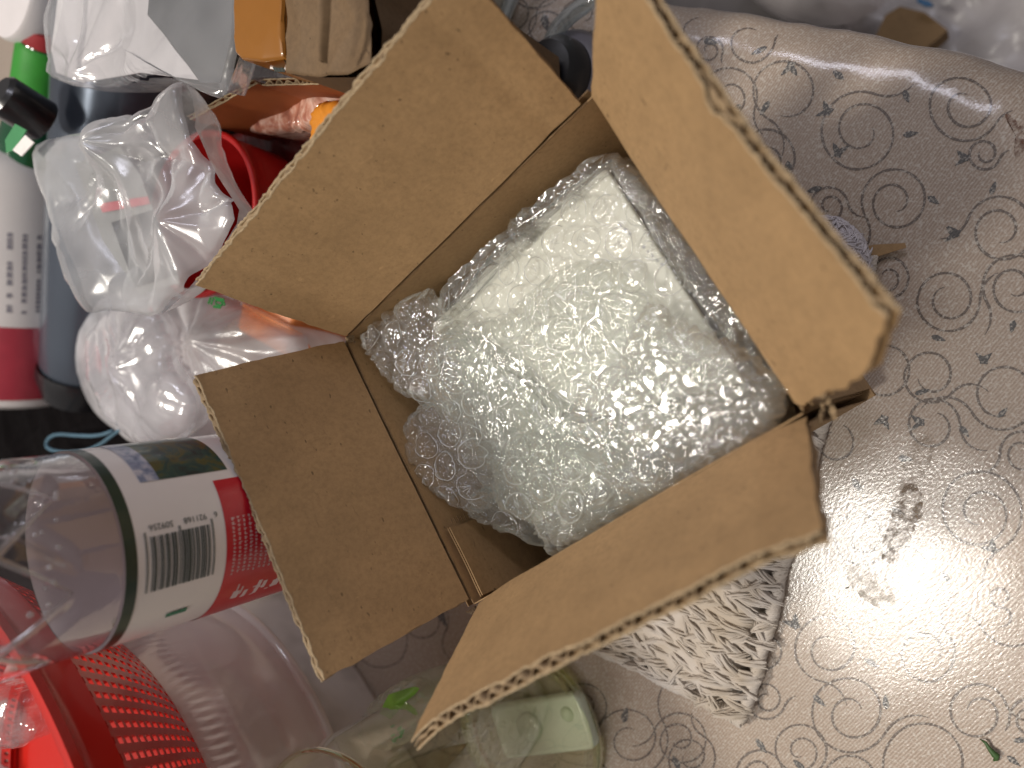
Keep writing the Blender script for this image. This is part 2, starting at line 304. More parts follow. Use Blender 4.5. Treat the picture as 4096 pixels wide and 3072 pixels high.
# green scrap of leaf lower right
k_grn = solid('scrap_green', (0.05, 0.11, 0.03), 0.5)
o = MB().tube([drape(P(*R6(a, b), 0)[:3] * A(1, 1, 0)) + A(0, 0, c) for a, b, c in [(1870, 1490, .001), (1900, 1495, .003), (1925, 1540, .002), (1960, 1570, .003), (1965, 1600, .001), (1945, 1612, .001)]], [.0002, .0006, .0008, .0014, .0009, .0003], 6).build('leaf_scrap', k_grn)
tag(o, 'small dark green plant scrap on the tablecloth at the lower right', 'scrap')
# table under the cloth
M_wood = solid('table_wood', (0.25, 0.16, 0.09), 0.5, 0.2, 20)
tb = thing('table', (-0.4, 0.2, -0.75), 'wooden table under the cream tablecloth', 'table')
c1_ = n1 * (d1 - 0.03); cr = [n1 * (d1 - .03) + t1 * 0.98, n1 * (d1 - .03) + t1 * (-0.12), A(0.06, -0.30, 0), A(-0.1, -0.42, 0), A(-0.95, 0.2, 0), A(-0.9, 0.75, 0)]
V = [(p[0], p[1], -0.004) for p in cr] + [(p[0], p[1], -0.028) for p in cr]; nn_ = len(cr)
MB().add(V, [tuple(range(nn_)), tuple(reversed(range(nn_, 2 * nn_)))] + [(i, i + nn_, (i + 1) % nn_ + nn_, (i + 1) % nn_) for i in range(nn_)]).build('table_top', M_wood, tb, smooth=False)
for x, y in [(0.08, 0.0), (-0.15, -0.25), (-0.75, 0.2), (-0.45, 0.65)]: MB().box((x - .02, y - .02, -.75), (x + .02, y + .02, -.028)).build('leg', M_wood, tb, smooth=False)
fl = N('floor_tile'); fl.set(Base_Color=fl.ramp(fl.noise(6, 4), [(0.3, (0.16, 0.14, 0.13)), (0.7, (0.26, 0.235, 0.22))]), Roughness=0.4)
tag(MB().grid(np.array([[(-3, -3, -.75), (-3, 3, -.75)], [(3, -3, -.75), (3, 3, -.75)]], float), flip=True).build('floor', fl.m), 'greyish floor far below the table edge', kind='structure')

# ================================================================== CARDBOARD BOX
HB = 0.115; BW = 0.135; BD = 0.1157; HZ = 0.014
def kraft_mat(name, col, fiber=1.0, seed=0.0):
    k = N(name); v1 = k.vec((1, 1, 1)); big = k.noise(38, 4, 0.55); mid = k.noise(520, 5, 0.75)
    fib = k.noise(850, 2, 0.5, k.vec((1.0, 0.28, 1.0), (0.4, 0.3, 0.7 + seed)), 1.0); fib2 = k.noise(700, 2, 0.5, k.vec((0.25, 1.0, 0.8), (0.9, 0.1, 0.3 + seed)), 1.2); spk = k.noise(620, 1, 0.4, k.vec((1, .5, 1), (0.2, 0.4, seed)))
    c = k.mix(k.ramp(big, [(0.3, 0.0), (0.7, 1.0)]), tuple(a * 0.9 for a in col), tuple(a * 1.08 for a in col))
    c = k.mix(k.ramp(mid, [(0.36, 0.6), (0.6, 0.0)]), c, tuple(a * 0.66 for a in col)); c = k.mix(k.ramp(k.noise(150, 4, .7), [(0.4, 0.0), (0.66, 0.22)]), c, tuple(a * 1.2 for a in col))
    c = k.mix(k.ramp(fib, [(0.68, 0.0), (0.78, 0.5 * fiber)]), c, tuple(a * 0.45 for a in col))
    c = k.mix(k.ramp(fib2, [(0.7, 0.0), (0.8, 0.45 * fiber)]), c, tuple(min(1, a * 1.45) for a in col))
    c = k.mix(k.ramp(spk, [(0.74, 0.0), (0.79, 0.8)]), c, tuple(a * 0.3 for a in col))
    k.set(Base_Color=c, Roughness=0.72, Specular_IOR_Level=0.3, Normal=k.bump(mid, 0.25, 0.0002)); return k.m
M_kraft = kraft_mat('kraft_liner', (0.372, 0.236, 0.116)); M_cut = solid('kraft_cut_edge', (0.37, 0.275, 0.165), 0.9, 0.25, 500, .3); M_flute = solid('kraft_flute', (0.30, 0.21, 0.12), 0.85, 0.2, 200); M_crease = solid('kraft_crease', (0.16, 0.095, 0.045), 0.9, 0.2, 300)
box = thing('cardboard_box', (BW / 2, -BD / 2, HZ), 'open brown corrugated cardboard box with all four flaps raised around bubble wrap', 'box')
TH = 0.0032
def board(name, c00, c10, c11, c01, nin, parent=box, jit=(0, 0, 0, 0), th=TH, pitch=0.0056, seed=0, warp=None, mat=None, flute=True, ns=None, bite=None, sb=0.0):
    """corrugated sheet; corners c00 c10 (fold side) c11 c01 (free side) lie on the inner face; nin = normal of that inner face
       jit = raggedness of edges (s0, s1, t0, t1)"""
    mat = mat or M_kraft; c00, c10, c11, c01 = [np.array(c, float) for c in (c00, c10, c11, c01)]; nin = unit(nin); W = np.linalg.norm(c10 - c00); L = np.linalg.norm(c01 - c00); ns = ns or max(12, int(W / 0.0009)); nt_ = 16
    s = np.linspace(0, 1, ns); tpar = np.concatenate([np.linspace(0, .1, 4), np.linspace(.1, .94, nt_)[1:], [0.97, 1.0]])
    def bil(S, T): return c00 * (1 - S) * (1 - T) + c10 * S * (1 - T) + c11 * S * T + c01 * (1 - S) * T
    def surf(off, sd, tfull=1.0, s_=s, amp=1.0, bt=None):
        S, T = np.meshgrid(s_, tpar, indexing='ij'); j0 = jit[0] * fbm(T * L / .004, T * 0, sd + 1, 3) * (1 - S) ** 12; j1 = jit[1] * fbm(T * L / .004, T * 0 + 5, sd + 2, 3) * S ** 12 + sb * np.sin(np.pi * np.clip(T, 0, 1) ** 1.3) * S ** 8
        k3 = .75 * jit[3] * (0.5 * fbm(S * W / .0022, S * 0, sd + 3, 3) + 0.3 * fbm(S * W / .012, S * 0, sd + 6, 2) - 0.8 * np.clip(fbm(S * W / .012, S * 0 + 3, sd + 4, 2) - .35, 0, 1)) * T ** 8 - (bt(S) * T ** 8 if bt else 0)
        S2 = S + (j0 + j1) / W * amp; T2 = T * tfull + k3 / L * amp; S2, T2 = S2[..., None], T2[..., None]; p = bil(S2, T2)
        wz = 0.0006 * fbm(S * W / .03, T * L / .03, seed + 50, 2) + (warp(S, T) if warp else 0)
        return p + nin * (off + wz)[..., None] if np.ndim(off) else p + nin * (wz + off)[..., None]
    mb = MB(); lt = 0.0004
    for (o0, sd) in ((0.0, seed), (-th + lt, seed + 9)):
        bt_ = bite if o0 == 0.0 else None; a = surf(o0, sd, bt=bt_); b = surf(o0 - lt, sd, bt=bt_); mb.grid(a, flip=False); mb.grid(b, flip=True)
        for (x, y) in ((a[0], b[0]), (b[-1], a[-1]), (b[:, 0], a[:, 0]), (a[:, -1], b[:, -1])): mb.grid(np.stack([x, y]))
    o = mb.build(name, mat, parent, angle=35)
    if flute:
        ce = MB()
        for (o0, sd) in ((0.0, seed), (-th + lt, seed + 9)):
            bt_ = bite if o0 == 0.0 else None; tm = A(*tpar); a = surf(o0 + .00005, sd, bt=bt_)[:, -1]; b = surf(o0 - lt - .00012, sd, bt=bt_)[:, -1]; e3 = unit(c01 - c00) * .00022; wob_ = RNG.normal(size=(len(a), 1)) * .00018 + .00005
            ce.grid(np.stack([a - e3 * 1.2, a + e3 * (1 + wob_ / .0003), b + e3 * (1 + wob_ / .0003), b - e3 * 1.2]))
        ce.build('cut_edge', M_cut, o)
    if flute:
        nf = int(W / pitch * 12); sf = np.linspace(0.002, 0.998, nf); S, T = np.meshgrid(sf, tpar, indexing='ij'); ph = S * W / pitch * 2 * np.pi + 1.6 * fbm(S * W / .014, T * 0, seed + 70, 2)
        amp = (th - 2 * lt - 0.00015) / 2; mid = -th / 2; sq = 1 - 0.75 * np.clip(1.6 * fbm(S * W / .009, T * 2, seed + 71, 2), 0, 1) * np.clip((T - .7) / .3, 0, 1); off = mid + amp * np.tanh(1.6 * np.sin(ph)) / 0.92 * sq
        X = surf(off, seed + 9, tfull=0.9995, s_=sf, amp=1.0); fo = MB().grid(X).build('fluting', M_flute, o); sm_ = fo.modifiers.new('thickness', 'SOLIDIFY'); sm_.thickness = .00032; sm_.offset = 0
    return o
Lc, Tc, Rc, Bc = A(0, 0, HB), A(BW, 0, HB), A(BW, -BD, HB), A(0, -BD, HB); dz = A(0, 0, -(HB - HZ - .004))
ex, ey, ez = A(1, 0, 0), A(0, 1, 0), A(0, 0, 1)
board('wall', Lc, Tc, Tc + dz, Lc + dz, -ey, seed=1, flute=False); board('wall', Tc, Rc, Rc + dz, Tc + dz, -ex, seed=11, flute=False)
board('wall', Rc, Bc, Bc + dz, Rc + dz, ey, seed=21, flute=False); board('wall', Bc, Lc, Lc + dz, Bc + dz, ex, seed=31, flute=False)
MB().box((-TH, -BD - TH, HZ), (BW + TH, TH, HZ + .004)).build('bottom_panel', M_kraft, box, smooth=False)
def flap(c0, c1, out, elev, pa, pb, seed, jit, warp=None, bite=None, sb=0.0):
    """pa / pb: photo position of the free corners beside c0 and c1"""
    e = math.radians(elev); along = unit(c1 - c0); tdir = out * math.cos(e) + ez * math.sin(e); nrm = np.cross(along, tdir); nrm = unit(nrm)
    if np.dot(nrm, -out) < 0: nrm = -nrm
    a = PP(pa[0], pa[1], c0, nrm); b = PP(pb[0], pb[1], c0, nrm)
    return board('flap', c0, c1, b, a, nrm, seed=seed, jit=jit, warp=warp, bite=bite, sb=sb), nrm
e_ = 0.0015
# upper-left flap, left flap, lower flap, right flap
flap(Lc + ex * 0.002 + ez * e_, Tc - ex * 0.004 + ez * e_, ey, 66.4, (785, 1145), (1839, -143), 101, (.0006, .0004, 0, .0016), warp=lambda S, T: 0.0012 * np.exp(-((S - .1) / .03) ** 2) * -.35 + 0.0012 * np.exp(-((S - .9) / .03) ** 2) * -.45)
flap(Bc + ey * 0.002 + ez * e_, Lc - ey * 0.001 + ez * e_, -ex, 72.9, (1303, 2713), (785, 1490), 121, (.0006, .0005, 0, .0014), warp=lambda S, T: -0.0012 * np.exp(-((T - 1.0) / .25) ** 2) * np.exp(-((S - 1.0) / .3) ** 2) - 0.0015 * T ** 2 * np.exp(-((S) / .25) ** 2))
flap(Rc - ex * 0.000 + ez * e_, Bc + ex * 0.003 + ez * e_, -ey, 66.3, (3262, 2095), (1612, 2930), 141, (.0010, .0008, 0, .0024), warp=lambda S, T: -0.003 * np.clip((S - .84) / .16, 0, 1) ** 1.3 * (0.4 + .6 * T) - 0.002 * np.clip((.1 - S) / .1, 0, 1), bite=lambda S: .0030 * np.exp(-((S - .66) / .13) ** 4) * (.6 + .4 * fbm(S * 20, S * 0, 5, 2)) + .0012 * np.exp(-((S - .93) / .04) ** 2))
flap(Tc + ez * e_, Rc + ey * 0.002 + ez * e_, ex, 54.7, (2400, -280), (3545, 1275), 161, (.0006, .0014, 0, .0018), warp=lambda S, T: 0.002 * np.sin(S * 3.1) * T + 0 * S, bite=lambda S: .0026 * np.exp(-((S - .475) / .03) ** 4) + .0008 * np.exp(-((S - .97) / .03) ** 2), sb=.0048)
# crease line under the flaps (pressed fold)
for a_, b_, nn__ in ((Lc, Tc, -ey), (Bc, Lc, ex)):
    t = np.linspace(0.015, 0.985, 60); pts = a_ + np.outer(t, b_ - a_) + nn__ * 0.0001 + ez * 0.0004 + RNG.normal(size=(60, 3)) * 0.00008; MB().tube(pts, 0.0002, 6).build('fold_line', M_crease, box)
# glue tab on the left wall beside the lower corner
g0 = A(0.0034, -BD + .001, HB - .0022); g1 = A(0.0034, -BD + .0285, HB - .0024); dd = A(0, 0, -.09)
board('glue_tab', g0, g1, g1 + dd, g0 + dd, ex, seed=181, jit=(.0003, .0007, 0, 0), th=.0014, flute=False, warp=lambda S, T: 0.0006 * np.exp(-(T / .05) ** 2))
mbp = MB()
for i in range(16):
    z = HB - .004 - i * .0021; mbp.box((0.0041, -BD + .0292, z - .0005), (0.00425, -BD + .0312 + .0006 * random.random(), z))
mbp.build('perforation', M_crease, box, smooth=False)
# crushed corner webs
def web(c, a, b, seed, s=0.009):
    U, V = np.meshgrid(np.linspace(0, 1, 14), np.linspace(0, 1, 14), indexing='ij'); p = c + U[..., None] * a * s + V[..., None] * b * s
    p = p + RNG.normal(size=p.shape) * 0.00025 + (0.0016 * (ridge(U * 3, V * 3, seed) - .5))[..., None] * unit(np.cross(a, b)); MB().grid(p).build('torn_corner', M_flute, box)
web(Lc + A(-.0015, -.003, -.004), A(.9, .8, 0), A(0, 0, 1), 5, .005); web(Rc + A(.001, -.004, -.006), A(.6, .6, 0), A(0.2, -.2, 1), 7, .006); web(Bc + A(-.003, -.001, -.004), A(.8, -.6, 0), A(0, 0, 1), 9, .006)
web(Rc + A(.0025, -.005, -.007), A(.35, .9, .1), A(.5, -.2, .9), 13, .007)
# ================================================================== WHITE BOX INSIDE
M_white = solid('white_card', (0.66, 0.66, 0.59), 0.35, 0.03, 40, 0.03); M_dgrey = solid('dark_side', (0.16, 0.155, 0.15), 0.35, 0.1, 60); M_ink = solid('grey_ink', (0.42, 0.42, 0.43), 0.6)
def rbox(mb, x0, x1, y0, y1, z0, z1, r=0.003, n=6):
    th = np.concatenate([np.linspace(a, a + np.pi / 2, n) for a in (0, np.pi / 2, np.pi, 1.5 * np.pi)]); cx = np.repeat([x1 - r, x0 + r, x0 + r, x1 - r], n); cy = np.repeat([y1 - r, y1 - r, y0 + r, y0 + r], n)
    rings = []
    for (ins, z) in [(r, z0), (0, z0 + r * .6)] + [(r * (1 - math.cos(q)) * .6, z1 - r * .6 * (1 - math.sin(q))) for q in np.linspace(0, np.pi / 2, 5)]:
        rings.append(np.stack([cx + (r - ins) * np.cos(th), cy + (r - ins) * np.sin(th), np.full_like(th, z)], 1))
    X = np.stack(rings); mb.grid(X, cv=True, flip=True); b = mb.n - len(th); mb.f.append(tuple(b + i for i in range(len(th)))); b0 = mb.n - X.shape[0] * len(th); mb.f.append(tuple(b0 + i for i in reversed(range(len(th))))); return mb
wb = thing('white_box', (0.076, -0.057, HZ + .004), 'flat white box with a dark side and faint grey print, wrapped in bubble wrap', 'box')
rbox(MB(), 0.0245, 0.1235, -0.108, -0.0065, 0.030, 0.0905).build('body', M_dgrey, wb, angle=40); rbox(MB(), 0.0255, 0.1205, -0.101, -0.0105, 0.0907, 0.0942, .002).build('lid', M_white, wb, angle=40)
mb = MB()
for i in range(26):                                   # a faint line of print along the right edge
    q = i / 25; c = P(D(1340 + 250 * q), D(545 + 175 * q - 60 * (1 - q)), 0.0944); 
    if i % 7 in (3, 4): continue
    s_ = .0006; mb.box((c[0] - s_, c[1] - s_ * 1.3, .0943), (c[0] + s_ * random.uniform(-.2, .8), c[1] + s_ * random.uniform(.2, 1.2), .0944))
mb.build('printed_line', M_ink, wb, smooth=False)

# ================================================================== BUBBLE WRAP
M_w0 = film('wrap_clear', (0.97, 0.975, 0.97), 0.05, (0.85, 0.86, 0.82), 0.05, 0.06, 0.75, 2.0, wr=(260, 0.10, 0.0005), edge_milk=.42)
M_w1 = film('wrap_folded', (0.965, 0.975, 0.965), 0.10, (0.72, 0.73, 0.68), 0.06, 0.04, 0.6, 2.4, wr=(160, 0.06, 0.0006), edge_milk=.34)
M_w2 = film('wrap_shiny', (0.97, 0.975, 0.97), 0.06, (0.84, 0.84, 0.82), 0.045, 0.08, 0.8, 1.9, wr=(260, 0.20, 0.0006), edge_milk=.42)
M_rimf = film('wrap_glint_line', (.9, .9, .9), .42, (.92, .93, .9), .10, .25, .5, 1.5)  # bright film for bubble rims and for glints drawn along the creases
wrap = thing('bubble_wrap', (0.07, -0.057, 0.05), 'clumped clear bubble wrap filling the open cardboard box', 'bubble wrap')
def bubbles(x, y, ang, pitch=0.0124, rad=0.0055, h=0.0030, seed=0, flat=0.45, crush=0.6):
    ca, sa = math.cos(ang), math.sin(ang); u = (x * ca + y * sa) / pitch; v = (-x * sa + y * ca) / (pitch * 0.866); best = np.full(x.shape, 9.0); bi = np.zeros(x.shape); 
    for dv in (-1, 0, 1):
        vi = np.round(v) + dv; off = np.where((vi.astype(int) & 1) == 1, 0.5, 0.0)
        for du in (0,):
            ui = np.round(u - off) + off; d = np.hypot((u - ui) * pitch, (v - vi) * pitch * 0.866); k = d < best; best = np.where(k, d, best); bi = np.where(k, ui * 12.9898 + vi * 78.233, bi)
    rnd = np.abs(np.sin(bi) * 43758.5453) % 1.0; rnd2 = np.abs(np.sin(bi + 3.1) * 24634.6345) % 1.0; rnd3 = np.abs(np.sin(bi + 7.7) * 9631.7) % 1.0
    q = np.clip(1 - (best / rad) ** 2, 0, 1); dome = np.clip(1 - (best / rad) ** 5, 0, 1) ** .42
    a2 = rnd2 * 6.28; li = (x * np.cos(a2) + y * np.sin(a2)) / .0026 + 2.2 * fbm(x / .007, y / .007, seed + 5, 1) + rnd * 9; fan = np.clip(1 - np.abs(np.abs(li % 2 - 1) - .5) / .16, 0, 1)   # a few sharp folds across a slack bubble
    tilt = (x * np.cos(rnd3 * 6.28) + y * np.sin(rnd3 * 6.28)) % .0124 / .0124 - .5
    return h * dome * (0.5 + 0.5 * rnd) - .0006 * crush * fan * q * (rnd3 > .25) - h * .35 * crush * (rnd > .55) * q * np.clip(1 - best / (rad * .55), 0, 1)
def creases(x, y, sc, wd, seed):
    n = fbm(x / sc, y / sc, seed, 2); return np.clip(1 - np.abs(n) / wd, 0, 1)
def wrap_sheet(px, z, n, mat, puff, amp, seed, ang, bub=True, edge_drop=.004, name='sheet', under=True, cz=(5, 0.0035), crush=.6, tilt=(0, 0), scal=.0012, bh=.003, fk=1.0, rims=True):
    poly = smooth_poly([P(D(a), D(b), z)[:2] for a, b in px], 1)
    x, y, r = star_patch(poly, n, lambda th: scal * (np.abs(np.sin(th * 14 + fbm(th * 3, th * 0, seed, 2) * 6)) - .5) + scal * fbm(th * 12, th * 0 + 2, seed + 3, 2))
    c = poly.mean(0)
    def body(sgn, sd):
        lo = fbm(x / .03, y / .03, sd, 2) * amp; cr = (ridge(x / .020, y / .020, sd + 8, 1) - .5) * amp * 1.3; fi = .0008 * (creases(x, y, .010, .09, sd + 12) + .8 * creases(x, y, .0065, .11, sd + 14) + .5 * creases(x, y, .004, .14, sd + 16)) * fk
        zz = z + sgn * puff * np.sqrt(np.clip(1 - r ** cz[0], 0, 1)) + (lo + cr + fi) * (0.35 + .65 * (1 - r ** 6)) - edge_drop * r ** 10 + tilt[0] * (x - c[0]) + tilt[1] * (y - c[1])
        if bub: zz = zz + sgn * bubbles(x, y, ang + .3 * (sgn < 0), seed=sd, crush=crush, h=bh) * np.clip((1 - r) * 9, .25, 1)
        dx = 0.0006 * fbm(x / .005, y / .005, sd + 20, 2) * (1 - r ** 8); dy = 0.0006 * fbm(x / .005, y / .005, sd + 23, 2) * (1 - r ** 8)
        return np.stack([x + dx, y + dy, zz], -1)
    top_ = body(1, seed); MB().grid(top_).build(name, mat, wrap)
    if bub and rims:
        from mathutils.kdtree import KDTree
        fx = top_.reshape(-1, 3); rr_ = r.ravel(); kd = KDTree(len(fx)); [kd.insert((a, b, 0), i) for i, (a, b) in enumerate(np.c_[x.ravel(), y.ravel()])]; kd.balance(); rg = random.Random(seed)
        ca, sa = math.cos(ang), math.sin(ang); mb = MB(); pit, rad = .0124, .0055
        def zat(px_, py_):
            _, i, dd = kd.find((px_, py_, 0)); return fx[i, 2], rr_[i], dd
        for vi in range(-40, 40):
            for ui in range(-40, 40):
                u = (ui + (.5 if vi & 1 else 0)) * pit; v = vi * pit * .866; cx_, cy_ = u * ca - v * sa, u * sa + v * ca
                z0, rc, dd = zat(cx_, cy_)
                if dd > .001 or rc > .95: continue
                if rg.random() < .18: continue
                e1, e2, e3 = rg.uniform(.88, 1.0), rg.uniform(0, 3.14), rg.uniform(.0, .12); t = np.linspace(0, 2 * np.pi, 25)[:-1]; a0 = rg.uniform(0, 6.28); ln = 24 if rg.random() < .5 else rg.randint(10, 20)
                rad_ = rad * (1 - .14 * np.cos(t - e2) ** 2) * (1 + e3 * np.sin(3 * t + e2) * .5); pts = [(cx_ + q * math.cos(a + a0), cy_ + q * math.sin(a + a0)) for a, q in zip(t, rad_)][:ln]
                if ln == 24: pts = pts + pts[:1]
                pts = [p_ for p_ in pts if zat(*p_)[2] < .0007 and zat(*p_)[1] < .985]
                if len(pts) < 5 or max(math.dist(a_, b_) for a_, b_ in zip(pts[:-1], pts[1:])) > .003: continue
                mb.tube([(a, b, zat(a, b)[0] + .0001) for a, b in pts], rg.uniform(.00010, .00019), 4, cap=False)
                fa = rg.uniform(0, 6.28); nl = rg.choice([0, 2, 3, 4, 5])
                for k in range(nl):  # fan of bright thin tubes: creases that carry painted-in glints
                    a = fa + (k - nl / 2) * rg.uniform(.25, .45); r0, r1 = rg.uniform(.0, .35) * rad, rg.uniform(.55, .9) * rad; ox, oy = -.25 * rad * math.cos(fa), -.25 * rad * math.sin(fa); bend = rg.uniform(-.3, .3)
                    pl = [(cx_ + ox + (r0 + (r1 - r0) * q) * math.cos(a + bend * q), cy_ + oy + (r0 + (r1 - r0) * q) * math.sin(a + bend * q)) for q in np.linspace(0, 1, 7)]
                    mb.tube([(a_, b_, zat(a_, b_)[0] + .00012) for a_, b_ in pl], np.sin(np.linspace(.25, 2.9, 7)) * rg.uniform(.00009, .00018), 4, cap=False)
        if mb.n: tag(mb.build('bubble_crease_glints', M_rimf, wrap), kind='stuff')
    if under: MB().grid(body(-1, seed + 31)[::2, ::2], flip=True).build('under_layer', mat, wrap)
# layer over the white box, with round clear bubbles
wrap_sheet([(1335, 318), (1290, 333), (1235, 372), (1170, 425), (1100, 500), (1050, 545), (1000, 590), (960, 625), (935, 690), (925, 780), (960, 860), (1050, 1000), (1170, 1180), (1220, 1195), (1400, 1085), (1640, 965), (1715, 880), (1640, 730), (1540, 590), (1440, 440), (1380, 340)], 0.1005, 340, M_w0, 0.0010, 0.0005, 11, .35, edge_drop=.012, under=False, crush=1.0, bh=.0026, fk=.5)
# milky inner fold that hides the corner of the white box
M_w3 = film('wrap_inner', (0.95, 0.96, 0.95), 0.22, (0.62, 0.62, 0.59), 0.12, 0.06, 0.5, 2.6, wr=(200, 0.2, 0.0006), edge_milk=.3, milk_noise=90)
wrap_sheet([(915, 730), (960, 695), (1060, 740), (1180, 860), (1330, 930), (1480, 900), (1600, 820), (1680, 830), (1700, 880), (1640, 960), (1400, 1085), (1190, 1195), (1165, 1160), (1050, 1080), (960, 960), (915, 850)], 0.0990, 170, M_w3, 0.0040, 0.0030, 201, .3, bub=False, edge_drop=.006)
# bubbled edges that bulge past the two upper sides of the white box
wrap_sheet([(938, 650), (1000, 585), (1100, 497), (1180, 420), (1240, 368), (1318, 318), (1345, 335), (1265, 400), (1185, 472), (1105, 545), (1025, 625), (955, 700)], 0.0985, 230, M_w2, 0.0030, 0.0012, 301, .3, edge_drop=.004, crush=.9, bh=.0032, scal=.0018)
wrap_sheet([(1325, 325), (1400, 395), (1500, 530), (1600, 670), (1715, 845), (1680, 850), (1575, 735), (1470, 600), (1370, 440), (1310, 355)], 0.0965, 230, M_w2, 0.0024, 0.0010, 331, .3, edge_drop=.004, crush=.9, bh=.0026, scal=.0016)
# crumpled fold across the middle
wrap_sheet([(960, 690), (1040, 700), (1130, 640), (1210, 570), (1300, 555), (1390, 620), (1440, 700), (1560, 740), (1600, 800), (1480, 900), (1330, 1000), (1200, 1120), (1110, 1080), (1000, 980), (930, 860), (900, 770)], 0.1065, 290, M_w1, 0.0030, 0.0015, 41, .8, edge_drop=.003, crush=.6, bh=.0020, fk=.6)
# shiny double layer at the lower right
wrap_sheet([(1365, 668), (1400, 650), (1480, 700), (1560, 735), (1650, 790), (1690, 835), (1690, 870), (1645, 965), (1520, 1030), (1400, 1090), (1300, 1060), (1250, 990), (1210, 910), (1250, 820), (1330, 780)], 0.1105, 300, M_w2, 0.0014, 0.0004, 71, .15, edge_drop=.005, crush=.4, bh=.0026)
# lower lump
wrap_sheet([(1060, 960), (1160, 930), (1280, 960), (1420, 1010), (1480, 1050), (1340, 1120), (1215, 1200), (1185, 1205), (1165, 1170), (1150, 1130), (1050, 1095)], 0.1085, 230, M_w1, 0.0045, 0.0015, 91, 1.1, edge_drop=.006, crush=1.0, bh=.0022)
# two lumps that hang out at the left
wrap_sheet([(778, 738), (800, 705), (850, 672), (915, 628), (948, 640), (952, 690), (1000, 720), (1030, 800), (1010, 870), (950, 880), (905, 865), (870, 840), (830, 790), (790, 760)], 0.1075, 210, M_w2, 0.0060, 0.0020, 121, .5, edge_drop=.001, crush=1.0, bh=.0026, scal=.0018)
wrap_sheet([(880, 925), (900, 880), (950, 865), (1010, 880), (1060, 930), (1080, 1000), (1075, 1060), (1050, 1105), (1000, 1095), (950, 1060), (905, 1010), (885, 965)], 0.1040, 210, M_w2, 0.0070, 0.0018, 151, .9, edge_drop=.001, crush=1.0, bh=.0028, scal=.0018)
wrap_sheet([(1020, 1060), (1080, 1050), (1130, 1080), (1170, 1130), (1180, 1190), (1130, 1150), (1070, 1130), (1030, 1110)], 0.0970, 110, M_w1, 0.0050, 0.0024, 171, .4, edge_drop=.001, bh=.002, scal=.0014)

# ================================================================== KNITTED MAT
M_yarn = N('cotton_yarn'); f = M_yarn.noise(35, 3); M_yarn.set(Base_Color=M_yarn.ramp(f, [(0.38, (0.52, 0.45, 0.37)), (0.6, (0.64, 0.59, 0.55))]), Roughness=0.95, Sheen_Weight=0.3, Normal=M_yarn.bump(M_yarn.noise(2500, 2), 0.4, 0.0003)); M_yarn = M_yarn.m
mA = A(.014, -.211, 0); mu = unit(A(.73, .68, 0)); mv_ = A(-mu[1], mu[0], 0); ML, MW = .205, .105
mat_ = thing('knitted_mat', mA + mu * ML / 2 + mv_ * MW / 2, 'thick off-white knitted cotton mat lying under the cardboard box', 'mat')
U, V = np.meshgrid(np.linspace(0, 1, 60), np.linspace(0, 1, 34), indexing='ij'); ed = np.minimum(np.minimum(U, 1 - U) * ML, np.minimum(V, 1 - V) * MW); zz = .001 + .0105 * np.clip(ed / .008, 0, 1) ** .5
X = mA + mu * .003 + mv_ * .003 + U[..., None] * mu * (ML - .006) + V[..., None] * mv_ * (MW - .006) + (zz + .0007 * fbm(U * 60, V * 30, 410, 2))[..., None] * ez; MB().grid(X, flip=False).build('mat_core', M_yarn, mat_)
mb = MB(); cs = .0088; rs = .0062
def hidden(p): return -.008 < p[0] < BW + .006 and -BD - .004 < p[1] < .02
for i in range(int(ML / cs)):
    for j in range(int(MW / rs) + 1):
        c = mA + mu * (i + .5) * cs + mv_ * (j * rs + .002)
        if hidden(c): continue
        edge = min(i * cs, ML - i * cs, j * rs, MW - j * rs)
        for sg in (-1, 1):
            tw = random.uniform(-.7, .7); sc_ = random.uniform(.8, 1.35); dj = RNG.normal(size=3) * A(.0009, .0009, .0005); rot_ = random.gauss(0, .28); cr_, sr_ = math.cos(rot_), math.sin(rot_)
            for q in range(9):
                o_ = (q - 4) / 4.0; t = np.linspace(0, 1, 8); lx0 = sg * (.0002 + t * cs * .52) + o_ * .0013 * np.cos(t * 2.2 + tw) + .0006 * np.sin(t * 3.1 + tw * 3); ly0 = (t - .35) * rs * 1.9 * sc_ + o_ * .0007
                lx = lx0 * cr_ - ly0 * sr_; ly = lx0 * sr_ + ly0 * cr_; lz = .0096 + np.sin(t * np.pi) * .0034 * (1 - .5 * o_ * o_) - .0022 * (edge < .006); jt = RNG.normal(size=3) * .0004 + dj
                mb.tube(c + np.outer(lx, mu) + np.outer(ly, mv_) + np.outer(lz, ez) + jt + RNG.normal(size=(8, 3)) * .00012, A(.4, .8, 1, 1.1, 1.1, 1, .8, .4) * .00056, 5, cap=False)
# border cord
for (p0, p1) in ((mA, mA + mu * ML), (mA, mA + mv_ * MW), (mA + mu * ML, mA + mu * ML + mv_ * MW)):
    Ln = np.linalg.norm(p1 - p0); t = np.linspace(0, 1, int(Ln / .0009)); 
    for q in range(9):
        ph = q * .698; pts = p0 + np.outer(t, p1 - p0) + ez * .005; a_ = t * Ln / .0075 * 2 * np.pi + ph; side = unit(np.cross(ez, p1 - p0)); wv_ = .0013 * fbm(t * Ln / .012, t * 0, 400, 2); pts = pts + np.outer(np.cos(a_) * .0024 + wv_, side) + np.outer(np.sin(a_) * .0034, ez) + RNG.normal(size=pts.shape) * .00022; mb.tube(pts, .00085, 5, cap=False)
tag(mb.build('yarn', M_yarn, mat_), kind='stuff')
